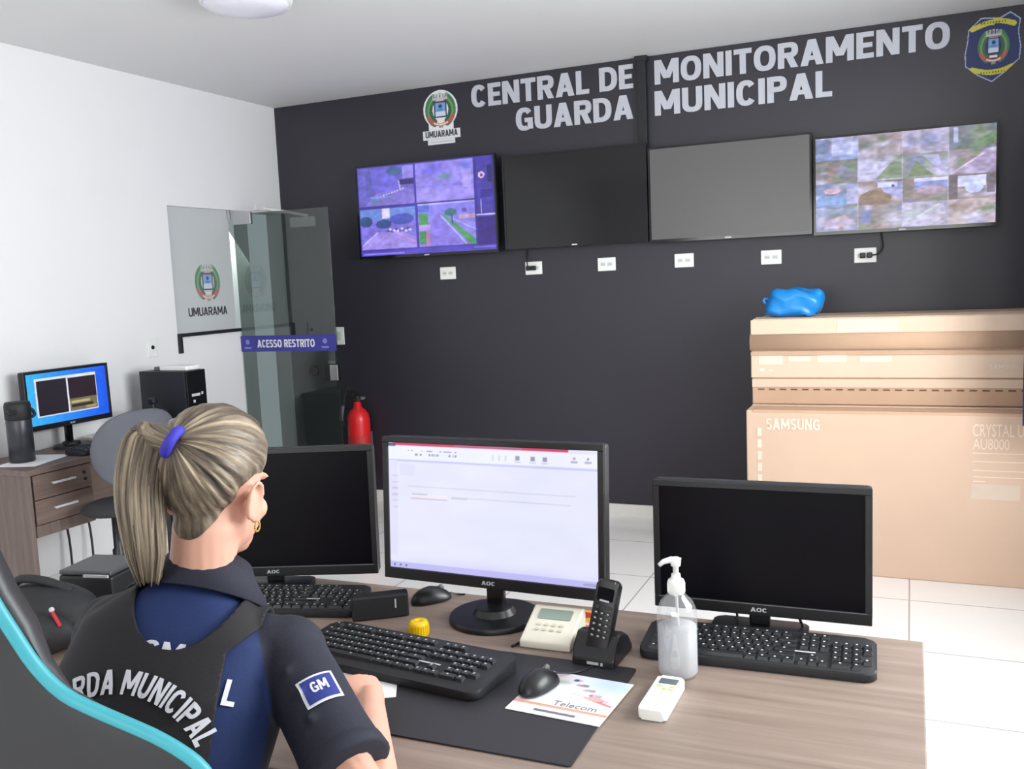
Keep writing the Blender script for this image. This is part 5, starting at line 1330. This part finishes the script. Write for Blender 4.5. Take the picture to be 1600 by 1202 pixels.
def strand(path, rad, seg, u0, u1, ridge=0.0, seed=0, flat=1.0):
    n = len(path); rings = []
    w_ = [(random.Random(seed + k).randint(3, 17), random.Random(seed + 50 + k).random() * 6.28) for k in range(4)]
    s = None
    for i, p in enumerate(path):
        t_ = (path[min(i + 1, n - 1)] - path[max(i - 1, 0)]).normalized()
        s = (CR - t_ * CR.dot(t_)).normalized(); u_ = t_.cross(s)
        r_ = rad(i / (n - 1))
        ring = []
        for k in range(seg):
            a_ = 2 * math.pi * k / seg; g_ = 1 + ridge * sum(math.sin(f * a_ + o_ + i * .02) for f, o_ in w_)
            ring.append(bm.verts.new(TL @ (p + s * r_ * g_ * math.cos(a_) + u_ * r_ * flat * g_ * math.sin(a_))))
        rings.append(ring)
    for i in range(n - 1):
        for k in range(seg):
            f = bm.faces.new((rings[i][k], rings[i][(k + 1) % seg], rings[i + 1][(k + 1) % seg], rings[i + 1][k]))
            for lp, (a_, b_) in zip(f.loops, ((k, i), (k + 1, i), (k + 1, i + 1), (k, i + 1))): lp[uvl].uv = (u0 + (u1 - u0) * a_ / seg, b_ / n * .9)
    bm.faces.new(rings[0][::-1]); bm.faces.new(rings[-1])
strand(cen, prof, 56, 0, 1, .030, 3, .8)
for k in range(30):
    a_ = 2 * math.pi * k / 30 + random.random() * .2; ln = .80 + .24 * random.random(); path = []
    for i, p in enumerate(cen):
        q = i / (nC - 1)
        t_ = (cen[min(i + 1, nC - 1)] - cen[max(i - 1, 0)]).normalized(); s = (CR - t_ * CR.dot(t_)).normalized(); u_ = t_.cross(s)
        rr = prof(q) * (.90 + .06 * math.sin(k * 3.1 + q * 5)) + .006 * max(0, q - .7)
        path.append(p + s * rr * math.cos(a_ + .4 * q) + u_ * .8 * rr * math.sin(a_ + .4 * q) + t_ * (.03 * max(0, q - .9) * 10 * (ln - .8)))
    strand(path, lambda q: .0052 * (1 - .85 * max(0, (q - .6) / .4)), 6, k / 30, k / 30 + .05)
obj('ponytail', bm, M_hair, hair, True)
bm = nb(); d1 = (PT[1] - PT[0]).normalized()
ax = ((HM.to_3x3() @ TIE).normalized() * .45 + d1 * .55).normalized(); s1 = ax.orthogonal().normalized(); s2 = ax.cross(s1); pts = []
for k in range(25):
    a_ = 2 * math.pi * k / 24; pts.append(tie_p + ax * .004 + s1 * .0185 * math.cos(a_) + s2 * .0185 * math.sin(a_))
tube(bm, pts, .0085, 10, 2); bm.transform(TL); obj('hair_tie', bm, M_tie, hair, True)

# --- uniform shirt: torso and short sleeves, blue back with dark navy shoulders and sleeves
bm = nb()
loft(bm, [tp(0, .0, .0), tp(0, .0, .10), tp(0, .0, .2), tp(0, .005, .33), tp(0, .003, .44), tp(0, -.008, .53), tp(0, -.010, .575), tp(0, -.004, .605)], [(.182, .125), (.165, .118), (.142, .108), (.158, .116), (.168, .114), (.150, .088), (.100, .070), (.064, .058)], 40, Yb, True, 2.3)
for s, sh, el in ((1, shR, elR), (-1, shL, elL)):
    ax = (el - sh).normalized()
    loft(bm, [tp(.09 * s, -.002 + (.02 if s < 0 else 0), .530), sh + ax * .0, sh.lerp(el, .3), sh.lerp(el, .55), sh.lerp(el, .74)], [.056, .059, .058, .058, .062], 22)
    ball(bm, tp(.105 * s, -.002 + (.02 if s < 0 else 0), .527), (.060, .060, .050), 18); ball(bm, sh, .061, 18)
    for k in range(3):
        q = .22 + .15 * k; c_ = sh.lerp(el, q); n_ = ax.orthogonal().normalized()
        loft(bm, [c_ + n_ * .060 + ax * .012, c_ + ax.cross(n_) * .060, c_ - n_ * .060 - ax * .010], [.003, .008, .003], 8)
bm.transform(TL)
sm = remesh(bm, .0055, 5, 'shirt')
TI = (TL @ TM).inverted()
def two_tone():
    m = bpy.data.materials.new('two_tone_uniform_cloth'); m.use_nodes = True
    nt = m.node_tree; b = nt.nodes['Principled BSDF']; b.inputs['Roughness'].default_value = .78
    a = nt.nodes.new('ShaderNodeAttribute'); a.attribute_name = 'navy'
    g = nt.nodes.new('ShaderNodeMath'); g.operation = 'GREATER_THAN'; g.inputs[1].default_value = 0
    mx = nt.nodes.new('ShaderNodeMix'); mx.data_type = 'RGBA'; mx.inputs[6].default_value = C(11, 36, 86); mx.inputs[7].default_value = C(27, 29, 44)
    n = nt.nodes.new('ShaderNodeTexNoise'); n.inputs['Scale'].default_value = 300
    tc = nt.nodes.new('ShaderNodeTexCoord'); bp = nt.nodes.new('ShaderNodeBump'); bp.inputs['Strength'].default_value = .2; bp.inputs['Distance'].default_value = .002
    nt.links.new(tc.outputs['Object'], n.inputs['Vector']); nt.links.new(n.outputs['Fac'], bp.inputs['Height']); nt.links.new(bp.outputs[0], b.inputs['Normal'])
    nt.links.new(a.outputs['Fac'], g.inputs[0]); nt.links.new(g.outputs[0], mx.inputs[0]); nt.links.new(mx.outputs[2], b.inputs['Base Color'])
    return m
def navy(p):
    x, y, z = p                            # torso coordinates: sleeves, shoulder tops and front are navy
    return max(abs(x) - (.158 - .45 * max(0, z - .45)), z - .615)
shirt = obj('shirt', sm, two_tone(), person)
tv_ = [TI @ v.co for v in sm.vertices]
at_ = sm.attributes.new('navy', 'FLOAT', 'POINT'); at_.data.foreach_set('value', [navy(p_) for p_ in tv_])
bvh_shirt = BVHTree.FromPolygons([v.co[:] for v in sm.vertices], [p_.vertices[:] for p_ in sm.polygons])
# cuffs, collar, shoulder tab
for s, sh, el in ((1, shR, elR), (-1, shL, elL)):
    ax = (el - sh).normalized(); bm = nb(); loft(bm, [sh.lerp(el, .66), sh.lerp(el, .69), sh.lerp(el, .765), sh.lerp(el, .775)], [.054, .0625, .065, .058], 26); bm.transform(TL); obj('sleeve_cuff', bm, M_navy, shirt, True)
bm = nb(); rings = []
cz = [(.580, .080, .068), (.610, .068, .062), (.645, .063, .058), (.653, .066, .061), (.632, .078, .071), (.585, .116, .096)]
for z_, rx, ry in cz:
    ring = []
    for k in range(40):
        a_ = R(-60) - R(240) * k / 39 + math.pi      # open at the throat
        a_ = math.pi / 2 + R(30) + R(300) * k / 39
        lift = .012 * math.sin(a_)
        ring.append(bm.verts.new(tp(rx * math.cos(a_), .010 + ry * math.sin(a_), z_ - lift)))
    rings.append(ring)
for a_, b_ in zip(rings, rings[1:]):
    for k in range(39): bm.faces.new((a_[k], a_[k + 1], b_[k + 1], b_[k]))
bm.transform(TL); cl = obj('collar', bm, M_navy, shirt, True)
md = cl.modifiers.new('thickness', 'SOLIDIFY'); md.thickness = .003
def on_cloth(bvh, x, z, off, back=True, y0=-.4):
    """drop a torso (x, z) position onto the cloth from behind"""
    o_ = TL @ tp(x, y0, z); d_ = Yb
    h_ = bvh.ray_cast(o_, d_, 1.0)
    if h_[0] is None: return None
    n_ = h_[1]
    if n_.dot(d_) > 0: n_ = -n_
    return h_[0] + n_ * off
def drape_text(name, s, w_, h_, place, bvh, m, parent, off=.0035, bold=.02):
    bm = block_text(s, w_, h_, 0, .10, .20)
    bmesh.ops.triangulate(bm, faces=bm.faces[:])
    bmesh.ops.subdivide_edges(bm, edges=[e for e in bm.edges if e.calc_length() > .012], cuts=2, use_grid_fill=True)
    for v in bm.verts:
        x, z = place(v.co.x, v.co.y)
        q = on_cloth(bvh, x, z, off + v.co.z)
        if q is not None: v.co = q
    o_ = obj(name, bm, m, parent)
    return o_
# --- vest: cloth cut out of the shirt surface by its outline, lifted and thickened
def vest_sd(x, y, z):
    side = (.095 - .10 * max(0, z - .36) + min(.042, .85 * max(0, z - .505)) if x > 0 else .165) + .02 * max(0, .34 - z)        # half width of the back panel
    d_ = side - abs(x)
    if z > .40:                                                           # neck scoop at the back and front
        bottom = .497 if y < 0 else .36
        k = ((x / .080) ** 2 + ((z - .615) / (.615 - bottom)) ** 2) ** .5
        d_ = min(d_, (k - 1) * .08)
    return min(d_, z - .03)
keep = []
vd = [vest_sd(*q) for q in tv_]
ids = {}; verts = []; faces = []
def vid(i):
    if i in ids: return ids[i]
    p = tv_[i].copy()
    if vd[i] < 0:
        for _ in range(3):
            s0 = vest_sd(*p); h_ = .0015
            g_ = Vector(((vest_sd(p.x + h_, p.y, p.z) - s0) / h_, 0, (vest_sd(p.x, p.y, p.z + h_) - s0) / h_))
            if g_.length < .05: break
            p = p - g_ * (s0 / g_.length_squared)
        if (p - tv_[i]).length > .02: p = tv_[i].copy()
    w_ = TL @ (TM @ p)
    nr = bvh_shirt.find_nearest(w_); q = nr[0] + sm.vertices[i].normal * .007
    ids[i] = len(verts); verts.append(q); return ids[i]
for p_ in sm.polygons:
    if max(vd[i] for i in p_.vertices) > 0 and sum(vd[i] for i in p_.vertices) > -.02 and not any(abs(tv_[i].x) > .2 for i in p_.vertices): faces.append([vid(i) for i in p_.vertices])
me = bpy.data.meshes.new('vest'); me.from_pydata([tuple(v) for v in verts], [], faces)
vest = obj('vest', me, M_vest, person)
for p_ in me.polygons: p_.use_smooth = True
md = vest.modifiers.new('thickness', 'SOLIDIFY'); md.thickness = .006; md.offset = 0
bvh_vest = BVHTree.FromPolygons([tuple(v) for v in verts], faces)
# arched lettering across the back of the vest
def arch(cx, cz, rad, total):
    def f(x, y):
        a_ = (x / total - .5) * (total / rad)
        return cx + (rad + y) * math.sin(a_), cz + (rad + y) * math.cos(a_)
    return f
drape_text('vest_lettering', 'GUARDA MUNICIPAL', .245, .032, arch(-.030, .300, .130, .245), bvh_shirt, M_let, vest, .0135, .012)
drape_text('shirt_lettering', 'GM', .06, .03, lambda x, y: (x - .035, y + .480), bvh_shirt, M_let, shirt, .002, .02)
drape_text('side_letter', 'L', .017, .036, lambda x, y: (x + .093, y + .436), bvh_shirt, M_let, shirt, .003, .02)
# sleeve patch: white bordered blue badge on the outside of the right sleeve
def sleeve_pt(q, ang):
    ax = (elR - shR).normalized(); c_ = shR.lerp(elR, q)
    n0 = (-CW - ax * (-CW).dot(ax)).normalized(); n1 = ax.cross(n0)
    return c_, (n0 * math.cos(ang) + n1 * math.sin(ang)).normalized()
def drape_sleeve(name, bm, q, ang, m, parent, off):
    ax = (elR - shR).normalized(); c_, n_ = sleeve_pt(q, ang); sd = n_.cross(ax).normalized()
    bmesh.ops.triangulate(bm, faces=bm.faces[:]); bmesh.ops.subdivide_edges(bm, edges=[e for e in bm.edges if e.calc_length() > .012], cuts=2, use_grid_fill=True)
    for v in bm.verts:
        o_ = TL @ (c_ + sd * v.co.x - ax * v.co.y + n_ * .2)
        h_ = bvh_shirt.ray_cast(o_, -n_, .3)
        if h_[0] is not None: v.co = h_[0] + n_ * (off + v.co.z)
        else: v.co = TL @ (c_ + sd * v.co.x - ax * v.co.y + n_ * .07)
    return obj(name, bm, m, parent)
def quad(w_, h_, n=10):
    bm = nb(); g_ = [[bm.verts.new((-w_ / 2 + w_ * i / n, -h_ / 2 + h_ * j / n, 0)) for i in range(n + 1)] for j in range(n + 1)]
    for j in range(n):
        for i in range(n): bm.faces.new((g_[j][i], g_[j][i + 1], g_[j + 1][i + 1], g_[j + 1][i]))
    return bm
PQ, PA = .40, R(-42)
pt = drape_sleeve('sleeve_patch', quad(.056, .048), PQ, PA, M_let, shirt, .002)
drape_sleeve('patch_field', quad(.048, .040), PQ, PA, mat('patch_blue', C(36, 48, 128), .7), pt, .0032)
tmb = block_text('GM', .026, .018, 0); bmesh.ops.translate(tmb, verts=tmb.verts[:], vec=(-.013, -.006, 0)); drape_sleeve('patch_lettering', tmb, PQ, PA, M_let, pt, .0042)
# trousers and boots
bm = nb()
loft(bm, [tp(0, .0, .14), tp(0, .0, .04), tp(0, .0, -.02)], [(.162, .118), (.178, .128), (.15, .11)], 30, Yb)
for s, kn, ft in ((1, Vector((3.20, -4.28, .50)), Vector((3.22, -4.34, .09))), (-1, Vector((2.98, -4.30, .50)), Vector((2.92, -4.36, .09)))):
    hp_ = tp(.085 * s, .0, .06)
    loft(bm, [hp_, hp_.lerp(kn, .5), kn + Vector((0, .012, .012)), kn.lerp(ft, .4), ft.lerp(kn, .2)], [.094, .082, .066, .064, .056], 20); ball(bm, kn, .064, 16); ball(bm, hp_, .096, 16)
bm.transform(TL); obj('trousers', remesh(bm, .008, 5, 'trousers'), M_navy, person)
for s, ft in ((1, Vector((3.22, -4.34, .09))), (-1, Vector((2.92, -4.36, .09)))):
    bm = nb(); loft(bm, [ft + Vector((0, -.055, -.045)), ft + Vector((0, .02, -.045)), ft + Vector((0, .10, -.055)), ft + Vector((0, .175, -.066)), ft + Vector((0, .20, -.068))], [(.038, .042), (.043, .044), (.045, .034), (.038, .022), (.02, .014)], 18)
    loft(bm, [ft + Vector((0, -.01, -.03)), ft + Vector((0, -.01, .10))], [.044, .046], 18); bm.transform(TL)
    obj('boot', remesh(bm, .006, 3, 'boot'), M_black, person)
